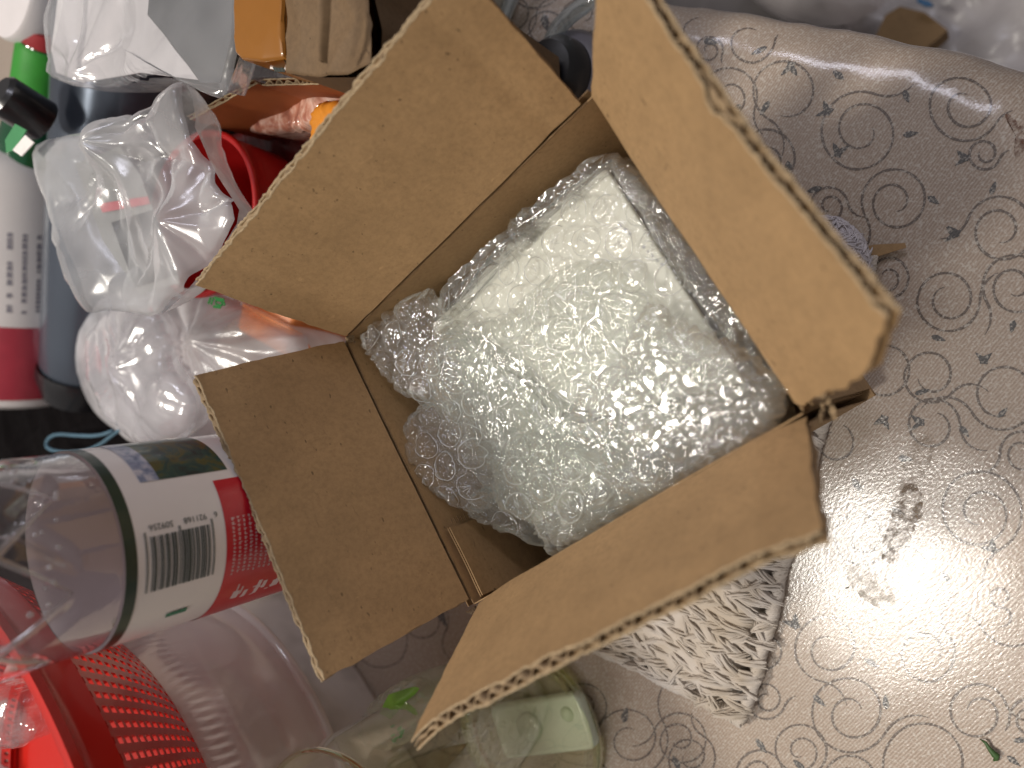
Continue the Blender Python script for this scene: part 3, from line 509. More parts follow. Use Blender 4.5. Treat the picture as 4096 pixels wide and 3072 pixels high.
# fuzzy end of the mat beside the right flap
mb = MB(); cc = P(3330, 1020, .012)
for i in range(900):
    a = random.uniform(0, 6.28); b = random.uniform(0.0, 1.4); rr = .0125; d_ = A(math.cos(a) * math.sin(b), math.sin(a) * math.sin(b), math.cos(b) * .9); p0 = cc + d_ * rr * A(1, 1.35, .75); tang = unit(unit(np.cross(d_, RNG.normal(size=3))) + d_ * random.uniform(-.1, .3)); t = np.linspace(-1, 1, 6)
    mb.tube(p0 + np.outer(t * .005, tang) - np.outer(t * t * .0012, d_), A(.3, .8, 1, 1, .8, .3) * random.uniform(.0003, .0006), 4, cap=False)
th = np.linspace(0, np.pi / 2, 10); mb.lathe([(rr * math.sin(q), 0.75 * rr * math.cos(q)) for q in th], cc, 24)
M_fuzz = solid('fuzzy_cotton', (0.58, 0.54, 0.56), 0.95, 0.12, 200, .3); tag(mb.build('corner_loop', M_fuzz, mat_), kind='stuff')
# kraft scraps sticking out beside the mat
def scrap(px, z, label, name='cardboard_scrap', th=.0006, mat=None, cat='scrap', z1=None):
    pts = [P(a, b, z if z1 is None else z + (z1 - z) * i / (len(px) - 1)) for i, (a, b) in enumerate(px)]; n = len(pts); V = pts + [p - ez * th for p in pts]
    o = MB().add(V, [tuple(range(n)), tuple(reversed(range(n, 2 * n)))] + [(i, i + n, (i + 1) % n + n, (i + 1) % n) for i in range(n)]).build(name, mat or M_kraft, smooth=False); return tag(o, label, cat)
scrap([(3440, 990), (3500, 978), (3620, 972), (3625, 990), (3560, 1010), (3480, 1035), (3440, 1040)], .004, 'thin brown card strip on the tablecloth beside the fuzzy mat corner')
scrap([(3230, 1640), (3350, 1545), (3385, 1570), (3392, 1625), (3320, 1670), (3260, 1690)], .016, 'small kraft paper tab poking out below the right flap')

# ================================================================== WATER BOTTLE
BC = A(-.0502, -.0465, 0); BR = .0312
def cyl(u, v, r, c=BC):
    rr = ray(u, v); a = rr[0] ** 2 + rr[1] ** 2; o = CAM[:2] - c[:2]; b = 2 * (rr[0] * o[0] + rr[1] * o[1]); cc_ = o @ o - r * r; dsc = b * b - 4 * a * cc_
    if dsc < 0: dsc = 0
    t = (-b - math.sqrt(dsc)) / (2 * a); p = CAM + t * rr; return math.atan2(p[1] - c[1], p[0] - c[0]), p[2]
bot = thing('water_bottle', BC, 'clear plastic water bottle with a white and red paper label, standing left of the box', 'bottle')
zr = cyl(490, 2150, BR)[1]                           # top edge of the label (dark green ring)
def diag(th, h):                                      # diamond-cut grip in the clear upper part
    k = np.clip((h - zr - .012) / .006, 0, 1) * np.clip((zr + .062 - h) / .006, 0, 1)
    a = np.abs(((th * 5 / np.pi + h / .022) % 2) - 1); b = np.abs(((th * 5 / np.pi - h / .022) % 2) - 1); return -k * .0030 * (np.clip(1 - a * 5, 0, 1) + np.clip(1 - b * 5, 0, 1)) * 1.0
hs = list(np.linspace(.002, zr - .002, 24)) + list(np.linspace(zr, zr + .062, 90)); prof = [(.0, .001), (BR - .006, 0.0)] + [(BR - .0004, h) for h in hs]
for h in np.linspace(0, 1, 24): prof.append((BR - .0004 - (BR - .0145) * (1 - math.cos(h * 1.45)) , zr + .062 + h * .03))
prof += [(.0138, zr + .094), (.0138, zr + .098), (.0165, zr + .099), (.0165, zr + .101), (.0135, zr + .102), (.0135, zr + .104)]
M_pet = film('pet_clear', (0.93, 0.90, 0.91), 0.02, (0.8, 0.78, 0.8), 0.04, 0.08, 0.9, 1.8, wr=(60, 0.12, 0.002), edge_milk=.08)
MB().lathe(prof, BC, 160, fn=diag).build('bottle_shell', M_pet, bot)
M_rib = film('pet_rib', (.90, .88, .89), .16, (.85, .82, .84), .04, .2, .7, 1.3); M_cap = solid('white_cap', (0.75, 0.78, 0.78), .35); MB().lathe([(0.0001, zr + .121), (.0145, zr + .121), (.0156, zr + .1195), (.0158, zr + .1045), (.0148, zr + .1040)], BC, 90, fn=lambda th, h: .0003 * np.sign(np.sin(th * 60))).build('cap', M_cap, bot, angle=40)
M_drop = film('droplet', (0.9, 0.9, 0.92), .12, (.8, .8, .8), .03, .2, .7, 1.5); mb = MB()
for u, v in [(142, 2140), (166, 2128), (182, 2354), (198, 2419), (184, 2455), (122, 2460), (150, 2010), (170, 2020), (225, 1970), (225, 2080), (235, 2190), (225, 1990), (150, 1970), (60, 1880), (30, 1870), (55, 1920), (200, 2270), (215, 2330), (142, 2060)]:
    a, h = cyl(u, v, BR); p = BC + A(math.cos(a) * (BR - .0002), math.sin(a) * (BR - .0002), h); r_ = random.uniform(.0005, .001); 
    for q in range(1): mb.lathe([(r_ * math.sin(x_), -r_ * math.cos(x_)) for x_ in np.linspace(0.01, 3.13, 7)], p, 8)
mb.build('droplets', M_drop, bot)
for q in range(7):
    for sgn in (-1, 1):
        t = np.linspace(0, 1, 26); a = q * .898 + sgn * t * 1.15 + .2; h = zr + .014 + t * .046; bulge = np.sin(t * np.pi) * .0007
        mb = MB().tube(BC + np.stack([np.cos(a) * (BR - .0010 + bulge), np.sin(a) * (BR - .0010 + bulge), h], 1), .00075 * (.4 + np.sin(t * np.pi)), 8); mb.build('grip_rib', M_rib, bot)
def patch(mb, a0, a1, h0, h1, r, na=None, curve=None):
    na = na or max(2, int(abs(a1 - a0) / .05) + 2); th = np.linspace(a0, a1, na); X = np.zeros((na, 2, 3))
    for j, h in enumerate((h0, h1)): X[:, j] = BC + np.stack([np.cos(th) * r, np.sin(th) * r, np.full(na, h)], 1)
    return mb.grid(X, flip=(a1 > a0))
LR = BR + .0002; lab_top = zr; lab_bot = zr - .115
M_lw = solid('label_white', (0.84, 0.79, 0.78), .3, .03, 40, .03, coat=.4); M_lg = solid('label_green', (0.012, 0.04, 0.03), .3, coat=.4); M_lr = solid('label_red', (0.58, 0.012, 0.03), .3, .08, 40, .03, coat=.4); M_lk = solid('label_ink', (0.06, 0.075, 0.07), .5, .15)
M_bl = N('label_landscape'); g_ = M_bl.noise(110, 5, .65, dist=1.2); M_bl.set(Base_Color=M_bl.ramp(g_, [(.3, (.008, .02, .03)), (.45, (.015, .07, .07)), (.55, (.09, .09, .03)), (.68, (.02, .05, .05)), (.8, (.3, .36, .42))]), Roughness=.3, Coat_Weight=.4); M_bl = M_bl.m
M_mt = N('label_mountain'); g_ = M_mt.noise(150, 5, .65, dist=1.0); M_mt.set(Base_Color=M_mt.ramp(g_, [(.35, (.09, .13, .24)), (.5, (.28, .32, .45)), (.65, (.62, .6, .66))]), Roughness=.3, Coat_Weight=.4); M_mt = M_mt.m
th = np.linspace(0, 2 * np.pi, 120, endpoint=False)
lb = MB().lathe([(LR, lab_bot), (LR, lab_top)], BC, 120).build('label', M_lw, bot)
MB().lathe([(LR + .00012, lab_top - .0034), (LR + .00012, lab_top + .0002)], BC, 120).build('green_band', M_lg, lb)
def C(u, v): return cyl(u, v, LR)
aT = C(700, 1800)[0]; aM = C(560, 1930)[0]; 
a0, h0 = C(560, 1932); a1, h1 = C(820, 1918); aU = a0 + 1.3
mb = MB(); patch(mb, a0, aU, h0, C(640, 1925)[1], LR + .0002); mb.build('mountain_picture', M_mt, lb)
mb = MB(); patch(mb, a0, aU, C(640, 1925)[1], C(925, 1910)[1], LR + .0002); mb.build('lake_picture', M_bl, lb)
hR = C(905, 2150)[1]; mb = MB(); patch(mb, C(905, 1915)[0], C(905, 1915)[0] - 3.6, lab_bot + .002, hR, LR + .0002, 60); mb.build('red_panel', M_lr, lb)
# barcode: EAN-13 6 921168 509256, bars run round the bottle
Lc_ = ["0001101", "0011001", "0010011", "0111101", "0100011", "0110001", "0101111", "0111011", "0110111", "0001011"]
def enc(code):
    par = ["LLLLLL", "LLGLGG", "LLGGLG", "LLGGGL", "LGLLGG", "LGGLLG", "LGGGLL", "LGLGLG", "LGLGGL", "LGGLGL"][int(code[0])]; s = "101"
    for d_, p_ in zip(code[1:7], par): b = Lc_[int(d_)]; s += b if p_ == 'L' else ''.join('1' if c == '0' else '0' for c in b)[::-1]
    s += "01010"
    for d_ in code[7:]: s += ''.join('1' if c == '0' else '0' for c in Lc_[int(d_)])
    return s + "101"
bits = enc("6921168509256"); aA, hA = C(835, 2150); aB, hB = C(600, 2170); aE = C(700, 2340)[0]; hA2 = C(860, 2200)[1]; hB2 = C(585, 2260)[1]; mb = MB(); step = (hB2 - hA2) / 95
aS = C(720, 2122)[0]
for i, b in enumerate(bits):
    if b == '1': 
        long_ = i < 3 or i > 91 or 45 <= i < 50; patch(mb, aS + (.05 if long_ else 0), aE, hA2 + i * step, hA2 + (i + 1.0) * step, LR + .00024)
mb.build('barcode', M_lk, lb)
def wrap_text(txt, a_c, h_c, size, mat, name, rot=0.0, parent=lb):
    cu = bpy.data.curves.new(name, 'FONT'); cu.body = txt; cu.size = size; cu.align_x = 'CENTER'; cu.align_y = 'CENTER'; ob = bpy.data.objects.new(name, cu); COL.objects.link(ob); bpy.context.view_layer.update()
    me = bpy.data.meshes.new_from_object(ob.evaluated_get(bpy.context.evaluated_depsgraph_get())); bpy.data.objects.remove(ob)
    V = np.array([v.co[:] for v in me.vertices]); F = [tuple(p.vertices) for p in me.polygons]; bpy.data.meshes.remove(me)
    if len(V) == 0: return
    # text x runs up the bottle (+h), text y runs with -angle side
    h = h_c + V[:, 0]; a = a_c - V[:, 1] / LR; r = LR + .00026; MB().add(np.stack([BC[0] + np.cos(a) * r, BC[1] + np.sin(a) * r, h], 1), F).build(name, mat, parent, smooth=False)
try:
    aTx = aS + .085; bl = hB2 - hA2; ts = abs(bl) * .40 / 3.45
    for tx, q in (('921168', 24 / 95), ('509256', 71 / 95), ('6', -6 / 95)): wrap_text(tx, aTx, hA2 + bl * q, ts, M_lk, 'barcode_digits')
except Exception as e: print('text', e)
M_ltx = solid('label_print_white', (0.72, 0.55, 0.56), .4); mb = MB(); aR0 = C(950, 2065)[0]; aR1 = C(950, 2290)[0]; hR0 = C(930, 2200)[1]
for i in range(11):
    h = hR0 - i * .0021; a = aR0
    while a > aR1:
        da = random.uniform(.018, .034); 
        for q in range(3): patch(mb, a - da * q / 3, a - da * (q + .6) / 3, h - .0015 * random.uniform(.3, 1), h - .0015 * random.uniform(.0, .2), LR + .00026, 2)
        patch(mb, a, a - da, h - .0008, h - .00055, LR + .00027, 2); a -= da + .016
mb.build('small_print', M_ltx, lb)
mb = MB(); a = C(980, 2365)[0]
for i in range(5):
    h = C(960 + i * 40, 2350)[1]; rr_ = random.Random(i)
    for q in range(6): x0 = rr_.uniform(-.10, .08); y0 = rr_.uniform(-.003, .002); patch(mb, a + x0, a + x0 + rr_.choice([.02, .12]), h + y0, h + y0 + rr_.choice([.0006, .0016]), LR + .00026, 3)
mb.build('brush_print', M_ltx, lb)
mb = MB(); aG, hG = C(690, 2445); patch(mb, aG - .06, aG + .0, hG - .005, hG + .002, LR + .0003); mb.build('green_mark', solid('label_leaf_green', (.03, .2, .12), .4), lb)

# ================================================================== CONTAINER, TUB, COLANDER
M_wplast = film('milky_plastic', (0.9, .88, .86), .93, (.86, .81, .79), .22, .08, .4, 3, transl=.35, wr=(30, .25, .003), milk_noise=14)
e0 = P(1434, 2663, 0.004); e1 = P(1520, 2800, 0.004); eu = unit((e1 - e0) * A(1, 1, 0)); en = A(-eu[1], eu[0], 0)
if en[0] > 0: en = -en
wc = thing('plastic_container', e0 + en * .09, 'milky white plastic food container behind the jar, under the red colander', 'container')
O = (e0 + e1) / 2; cx_ = O + en * .085
def rrect(mb, c, ux, uy, hx, hy, r, prof, n=8):
    th = np.concatenate([np.linspace(a, a + np.pi / 2, n) for a in (0, np.pi / 2, np.pi, 1.5 * np.pi)]); sx = np.repeat([1, -1, -1, 1], n); sy = np.repeat([1, 1, -1, -1], n); rings = []
    for (ins, z) in prof:
        rad = max(r - ins, .0005) if ins > 0 else r - ins; X = sx * (hx - r) + rad * np.cos(th) if ins <= r else sx * (hx - ins) ; Y = sy * (hy - r) + rad * np.sin(th) if ins <= r else sy * (hy - ins); rings.append(c + np.outer(X, ux) + np.outer(Y, uy) + z * ez)
    b0 = mb.n; mb.grid(np.stack(rings), cv=True, flip=True); nn0 = len(th); mb.f.append(tuple(b0 + i for i in reversed(range(nn0)))); mb.f.append(tuple(mb.n - nn0 + i for i in range(nn0))); return mb
rrect(MB(), cx_ * A(1, 1, 0), en, eu, .085, .085, .025, [(.02, .002), (.004, .003), (.0, .008), (-.006, .085), (-.006, .089), (-.009, .09), (-.009, .094), (.0, .095), (.02, .096)]).build('tub_body', M_wplast, wc, angle=60)
M_lid = solid('container_lid', (.84, .80, .77), .35); rrect(MB(), cx_ * A(1, 1, 0), en, eu, .085, .085, .025, [(-.0095, .0955), (-.0095, .0985), (.0, .099), (.02, .099)]).build('lid', M_lid, wc, angle=50)
RCc = A(-.228, -.132, 0); rb = .099; zb = .152
col_ = thing('red_colander', RCc + ez * .12, 'bright red plastic colander with small square holes, lower left corner', 'colander')
M_red = N('red_plastic'); M_red.set(Base_Color=(0.52, 0.018, 0.011), Roughness=.28, Coat_Weight=.3, Subsurface_Weight=.15, Subsurface_Radius=(.02, .003, .003), Subsurface_Scale=.1, Normal=M_red.bump(M_red.noise(200, 3), .08, .0004)); M_red = M_red.m
rt_ = max(np.linalg.norm((P(209, 2801, .215) - RCc)[:2]), .101); zt = .215
NA, NH = 150, 15; th = np.linspace(0, 2 * np.pi, NA * 2, endpoint=False); hsx = []
for i in range(NH): q0 = i / NH; hsx += [q0 + .2 / NH, q0 + .8 / NH]
hsx = [0.0] + hsx + [1.0]; X = np.zeros((len(hsx), NA * 2, 3)); da = np.pi / NA
for i, q in enumerate(hsx):
    z = zb + .004 + q * (zt - zb - .012); r = rb + (rt_ - rb) * (q ** .8); tho = th.copy(); tho[1::2] = th[0::2] + 2 * da * .46; X[i] = RCc + np.stack([np.cos(tho) * r, np.sin(tho) * r, np.full_like(tho, z)], 1)
mask = np.ones((len(hsx) - 1, NA * 2), bool)
for i in range(1, len(hsx) - 1, 2): mask[i, 0::2] = False
mb = MB(); mb.grid(X, cv=True, mask=mask, flip=True); bk = mb.build('basket_wall', M_red, col_, smooth=False); sm = bk.modifiers.new('thickness', 'SOLIDIFY'); sm.thickness = .0016; sm.offset = 1
MB().lathe([(.0001, zb), (rb - .004, zb), (rb + .0012, zb + .002), (rb + .0014, zb + .006), (rb - .001, zb + .0062)], RCc, 96).build('basket_base', M_red, col_, angle=40)
MB().lathe([(rt_ - .002, zt - .010), (rt_ + .002, zt - .010), (rt_ + .003, zt - .002), (rt_ + .006, zt + .002), (rt_ + .008, zt + .003), (rt_ + .0085, zt + .006), (rt_ + .005, zt + .0065), (rt_, zt + .004), (rt_ - .002, zt)], RCc, 120).build('rim', M_red, col_, angle=35)
tubc = thing('clear_tub', RCc + ez * .1, 'clear plastic tub holding the red colander', 'tub')
M_tub = film('tub_clear', (.97, .94, .94), .58, (.95, .87, .85), .10, .08, .6, 2.5, edge_milk=.3); MB().lathe([(rb - .03, .1), (rb + .002, .1), (rb + .006, .104), (rb + .004, .125), (rb + .006, zb + .01), (rb + .009, zb + .012)], RCc, 120).build('tub_wall', M_tub, tubc, angle=60)
MB().lathe([(rb + .006, .0995), (rb + .0085, .1005), (rb + .0085, .103), (rb + .006, .104)], RCc, 120).build('tub_foot', M_tub, tubc)
# things inside the colander
M_cello = film('cellophane', (.95, .93, .93), .08, (.8, .7, .7), .06, .1, .7, 2.2, wr=(120, .5, .002))
def sack(name, outline, z0, puff, label, cat, mat, n=90, seed=0, amp=.006, crs=.03, foot=.75, zf=0.0, ridges=None, under=True, dk=(0, 0), group=None, px=True, ep=4, build=True):
    """a soft bag: outline as it lies at height z0, puffed above, narrowing to its foot at height zf"""
    poly = smooth_poly([P(a, b, z0)[:2] for a, b in outline], 1) if px else smooth_poly(outline, 1); x, y, r = star_patch(poly, n, lambda th: .0015 * fbm(th * 5, th * 0, seed, 2)); c = poly.mean(0)
    zz = z0 + puff * np.sqrt(np.clip(1 - r ** ep, 0, 1)) + amp * (fbm(x / .06, y / .06, seed + 1, 2) * .8 + (ridge(x / crs, y / crs * .7, seed + 2, 3) - .6) * 1.1) * (1 - .6 * r ** 6)
    if ridges:
        for (ux, uy, k_, am) in ridges:                # pleats radiating from a tied point
            q = P(ux, uy, z0)[:2]; a = np.arctan2(y - q[1], x - q[0]); dd_ = np.hypot(x - q[0], y - q[1]); fo = np.abs(np.sin(a * k_ + 1.7 * fbm(a * 2, dd_ * 20, seed + 6, 2))); zz = zz + am * (fo - .5) * np.clip(dd_ / .02, 0, 1) * np.exp(-dd_ / .09) + am * 1.8 * np.exp(-(dd_ / .012) ** 2)
    e = thing(name, (c[0], c[1], zf), label, cat, group); mb = MB(); mb.grid(np.stack([x, y, zz], -1)); mb.build('film', mat, e)
    if under:
        thp = np.linspace(0, 2 * np.pi, 80, endpoint=False); R = star_R(poly, c, thp); rings = []
        for q in np.linspace(0, 1, 12):
            k_ = 1 - (1 - foot) * q ** 1.5; zc = z0 - .001 - (z0 - zf) * q + .002 * fbm(thp * 3, thp * 0 + q * 5, seed + 9, 2); rings.append(np.stack([c[0] + np.cos(thp) * R * k_, c[1] + np.sin(thp) * R * k_, np.maximum(zc, zf + .0005)], 1))
        MB().grid(np.stack(rings), cv=True).build('film_side', mat, e)
    return e
sack('crinkled_cellophane', [(-300, 2800), (20, 2770), (120, 2860), (140, 2950), (60, 3000), (-300, 3000)], .205, .006, 'crinkled clear cellophane inside the red colander', 'cellophane', M_cello, 60, 5, .006, .012, zf=.16)
o = MB(); o.box(tuple(P(-150, 3180, .17) * A(1, 1, 0) + A(-.03, -.02, .157)), tuple(P(-150, 3180, .17) * A(1, 1, 0) + A(.03, .03, .200))); ob = o.build('white_carton', M_lid, smooth=False); tag(ob, 'small greyish white carton inside the red colander', 'carton')

# ================================================================== GLASS JAR
JC = P(2130, 2900, 0) * A(1, 1, 0); JR = .0435
jar = thing('glass_jar', JC, 'pale green clear glass jar standing open in front of the lower flap', 'jar')
M_glass = film('jar_glass', (.94, .96, .80), .02, (.8, .85, .6), .03, .07, .9, 1.8); M_glass2 = film('jar_base_glass', (.93, .96, .68), .2, (.88, .88, .5), .04, .14, .8, 1.5)
MB().lathe([(JR - .008, .001), (JR - .003, .0015), (JR, .005)] + [(JR + .004 * q, .005 + .13 * q) for q in np.linspace(0, 1, 14)] + [(JR + .0045, .136), (JR + .004, .137), (JR + .0018, .1365), (JR + .0014, .134)], JC, 128).build('glass_wall', M_glass, jar)
MB().lathe([(JR - .0035, .012), (JR - .004, .007), (JR - .010, .0055), (.0001, .005)], JC, 128).build('inner_base', M_glass2, jar); MB().lathe([(JR - .0012, .002), (JR + .0006, .0045), (JR - .001, .0085), (JR - .0038, .006)], JC, 128).build('base_ring', M_glass2, jar)
MB().lathe([(JR + .0022, .1355), (JR + .0034, .1374), (JR + .0046, .1355), (JR + .0034, .1345), (JR + .0022, .1355)], JC, 128).build('lip', film('lip_glass', (.7, .78, .5), .15, (.7, .75, .5), .03, .25, .7, 1.2), jar)
# green soap-like block inside
q = [P(1960, 2835, .013), P(2318, 2778, .013), P(2358, 2985, .013), P(2020, 3045, .013)]; bx = unit(q[1] - q[0]); by = unit(np.cross(ez, bx)); bc = sum(q) / 4; hx_ = np.linalg.norm(q[1] - q[0]) / 2; hy_ = np.linalg.norm(q[3] - q[0]) / 2
blk = thing('green_block', bc * A(1, 1, 0) + ez * .006, 'pale mint green block with a round knob lying inside the glass jar', 'block')
M_mint = solid('mint_plastic', (.66, .74, .60), .35, .06, 50, .1, coat=.3); rrect(MB(), bc * A(1, 1, 0), bx, by, hx_, hy_, .004, [(.004, .0065), (0, .0075), (0, .0115), (.0012, .013), (.0025, .013), (.0034, .0124)]).build('block_body', M_mint, blk, angle=60)
kc = P(2115, 2910, .014) * A(1, 1, 0); MB().lathe([(.0001, .0155), (.002, .0156), (.0035, .0148), (.0065, .0153), (.0072, .0145), (.0074, .012)], kc, 48).build('knob', solid('knob_pale', (.60, .68, .54), .25, coat=.5), blk)
kc = P(2262, 2862, .014) * A(1, 1, 0); MB().lathe([(.0001, .0142), (.0028, .0140), (.0038, .0126), (.0039, .0122)], kc, 32).build('small_knob', solid('knob_small_pale', (.56, .68, .48), .2, coat=.6), blk)
M_bagc = film('produce_bag', (.94, .96, .9), .30, (.7, .74, .62), .12, .1, .5, 2.5, wr=(90, .4, .002))
gb = sack('produce_bag', [(1440, 2900), (1520, 2780), (1640, 2700), (1740, 2740), (1760, 2850), (1650, 2960), (1560, 3000), (1470, 2990)], .075, .008, 'small crumpled clear bag with green print inside the glass jar', 'bag', M_bagc, 70, 8, .004, .015, zf=.03, foot=.6)
M_gpr = solid('green_print', (.03, .28, .06), .5); mb = MB(); lf = solid('leaf_green', (.20, .42, .05), .4, .3, 80)
x, y, r = star_patch([P(a, b, .086)[:2] for a, b in [(1520, 2850), (1560, 2775), (1660, 2745), (1680, 2760), (1620, 2810), (1560, 2880)]], 20); MB().grid(np.stack([x, y, .086 + .003 * (1 - r) + .002 * fbm(x / .01, y / .01, 4, 2)], -1)).build('green_leaf_print', lf, gb)
for i in range(11):
    c = P(1575 + random.uniform(-18, 40), 2905 + i * 6, .0885 + .0002 * (i % 3)); s_ = .0013; mb.box((c[0] - s_, c[1] - s_ * .3, c[2]), (c[0] + s_, c[1] + s_ * .4, c[2] + .0002))
mb.build('green_lettering', M_gpr, gb, smooth=False)

# ================================================================== LEFT CLUTTER
M_pe = film('poly_bag', (.96, .96, .97), .34, (.80, .79, .82), .15, .09, .55, 2.4, wr=(45, .28, .004), milk_noise=18, edge_milk=.25)
M_pe2 = film('poly_bag_milky', (.93, .93, .95), .78, (.80, .79, .82), .24, .07, .45, 2.6, wr=(40, .25, .004), milk_noise=16, edge_milk=.2)
M_pe3 = film('zip_bag_film', (.95, .96, .97), .42, (.80, .81, .83), .2, .07, .5, 2.6, wr=(22, .25, .008), milk_noise=12, edge_milk=.35)
# knotted carrier bag behind the water bottle
kb = sack('knotted_bag', [(345, 1400), (370, 1270), (480, 1160), (620, 1180), (760, 1120), (860, 1160), (1000, 1230), (1130, 1300), (1260, 1360), (1180, 1500), (1080, 1640), (960, 1790), (640, 1820), (520, 1760), (420, 1640), (360, 1520)], .075, .022, 'white translucent knotted plastic bag with green lettering, left of the box', 'bag', M_pe2, 170, 21, .005, .07, foot=.7, ridges=[(640, 1420, 2.5, .004), (960, 1360, 6, .004)])
sack('clear_bag_fold', [(350, 1400), (380, 1290), (480, 1200), (600, 1210), (680, 1330), (700, 1460), (780, 1560), (800, 1640), (760, 1740), (640, 1790), (540, 1760), (440, 1650), (370, 1530)], .105, .010, 'clear crumpled end of a plastic bag over the black pouch', 'bag', M_pe, 130, 25, .006, .05, zf=.085, ridges=[(560, 1480, 2, .004)])
mb = MB()
def stroke(pl, z, w=.0011): 
    for a, b in zip(pl[:-1], pl[1:]):
        p, q_ = P(*a, z), P(*b, z); t = unit(q_ - p); s_ = np.cross(ez, t) * w / 2; mb.add([p - s_, q_ - s_, q_ + s_, p + s_, p - s_ - ez * .0003, q_ - s_ - ez * .0003, q_ + s_ - ez * .0003, p + s_ - ez * .0003], [(0, 1, 2, 3), (7, 6, 5, 4), (0, 4, 5, 1), (1, 5, 6, 2), (2, 6, 7, 3), (3, 7, 4, 0)])
zt_ = .112; stroke([(842, 1190), (832, 1215)], zt_); stroke([(853, 1192), (843, 1218)], zt_); stroke([(862, 1200), (888, 1206), (886, 1222), (862, 1216), (862, 1200)], zt_, .0009); stroke([(856, 1190), (896, 1200)], zt_); stroke([(852, 1226), (882, 1230)], zt_, .0013); stroke([(893, 1205), (898, 1222)], zt_)
stroke([(768, 1175), (792, 1186), (788, 1166)], zt_, .0009); stroke([(776, 1168), (796, 1160)], zt_, .0009); stroke([(778, 1186), (764, 1182)], zt_, .0009)
mb.build('green_lettering', M_gpr, kb, smooth=False)
# orange object behind
M_org = solid('orange_plastic', (.75, .26, .08), .45); om = thing('orange_carton', P(1290, 1360, .04) * A(1, 1, 0), 'orange carton glimpsed between the two left flaps', 'carton'); p0 = P(1235, 1370, .05)
rrect(MB(), A(p0[0] + .012, p0[1] + .028, 0), unit(A(.8, .6, 0)), unit(A(-.6, .8, 0)), .032, .022, .003, [(.002, .001), (0, .003), (0, .068), (.002, .07)]).build('carton_body', M_org, om, angle=50)
# grey bottle lying across
pa, pb = P(510, -60, .10), P(315, 1570, .07); ax = pb - pa; Ln = np.linalg.norm(ax)
gbt = thing('grey_flask', (pa + pb) / 2 * A(1, 1, 0), 'slate grey cylindrical flask lying under the plastic bags', 'flask')
M_slate = solid('slate_metal', (.10, .12, .155), .26, .08, 12, .05, metallic=.55, coat=.3); M_blk = solid('black_plastic', (.012, .012, .014), .3, .1, 60, .1, coat=.3)
MB().lathe([(.0001, 0), (.030, 0), (.033, .004)] + [(.0345 - .009 * q, .006 + q * (Ln - .03)) for q in np.linspace(0, 1, 16)] + [(.024, Ln - .018), (.0001, Ln - .015)], pa, 72, axis=ax).build('flask_body', M_slate, gbt, angle=40)
MB().lathe([(.0265, Ln - .02), (.027, Ln - .012), (.022, Ln + .002), (.0001, Ln + .006)], pa, 48, axis=ax).build('flask_cap', M_blk, gbt, angle=40)
# black pouch and its cord
sack('black_pouch', [(-400, 1560), (0, 1540), (150, 1560), (330, 1520), (420, 1560), (520, 1700), (640, 1840), (620, 2100), (560, 2400), (300, 2560), (0, 2540), (-400, 2500)], .06, .016, 'black fabric pouch in the shade behind the water bottle', 'pouch', solid('black_fabric', (.005, .004, .0045), .95, .3, 200, .3, spec=.08), 90, 31, .010, .03)
mb = MB(); cp = [(480, 1710), (400, 1745), (300, 1742), (230, 1735), (195, 1750), (182, 1780), (200, 1800), (260, 1810), (340, 1805), (400, 1780), (450, 1740), (500, 1705)]; cp = smooth_poly(cp, 2)
mb.tube([P(a, b, .09 + .003 * math.sin(i * .3)) for i, (a, b) in enumerate(cp[:-6])], .0011, 8); mb.build('blue_cord', solid('cord_blue', (.08, .16, .22), .7), bpy.data.objects['black_pouch'])
# white bottle with small print, lying at the left edge
pc, pd = P(50, 590, .10), P(40, 1560, .09); ax = pd - pc; Ln = np.linalg.norm(ax); wbt = thing('white_bottle', (pc + pd) / 2 * A(1, 1, 0), 'white plastic bottle with rows of small grey print and a red label, left edge', 'bottle')
WR = np.linalg.norm(P(165, 900, .10) - P(30, 900, .10)) * 1.0; M_wh = solid('white_gloss', (.62, .59, .58), .35, .04, 30, .04, coat=.2)
MB().lathe([(.0001, -.004), (WR * .5, -.003), (WR * .86, .003), (WR * .98, .012), (WR, .022), (WR, Ln * .98), (WR * .9, Ln), (.0001, Ln + .002)], pc, 80, axis=ax).build('bottle_body', M_wh, wbt, angle=50)
e3 = unit(ax); toC = unit(CAM - (pc + pd) / 2); toC = unit(toC - e3 * np.dot(toC, e3)); sd = np.cross(toC, e3)
def ong(a, h, r=WR + .0002): return pc + e3 * h + (toC * math.cos(a) + sd * math.sin(a)) * r
if np.dot(sd, RT[:, 0]) < 0: sd = -sd
mb = MB(); gp = solid('print_grey', (.22, .21, .24), .6)
for row in range(9):
    a = -.35 + row * .165; h = .05
    while h < Ln * .60:
        dh = random.uniform(.0015, .005)
        if random.random() < .85:
            X = [ong(a - .03 * random.uniform(.6, 1), h), ong(a + .03 * random.uniform(.6, 1), h), ong(a + .03, h + dh * .8), ong(a - .03, h + dh * .8)]; mb.add(X, [(0, 1, 2, 3)])
        h += dh
mb.build('printed_text', gp, wbt, smooth=False)
mb = MB(); aa_ = np.linspace(-1.3, .62, 20); hh_ = np.linspace(Ln * .66, Ln * .955, 12); X = np.array([[ong(a * (1 - .12 * abs(2 * j / 11 - 1) ** 4 * (a > 0)), h, WR + .0003) for j, h in enumerate(hh_)] for a in aa_]); mb.grid(X); mb.build('red_label', solid('red_label', (.34, .035, .055), .35, coat=.3), wbt)
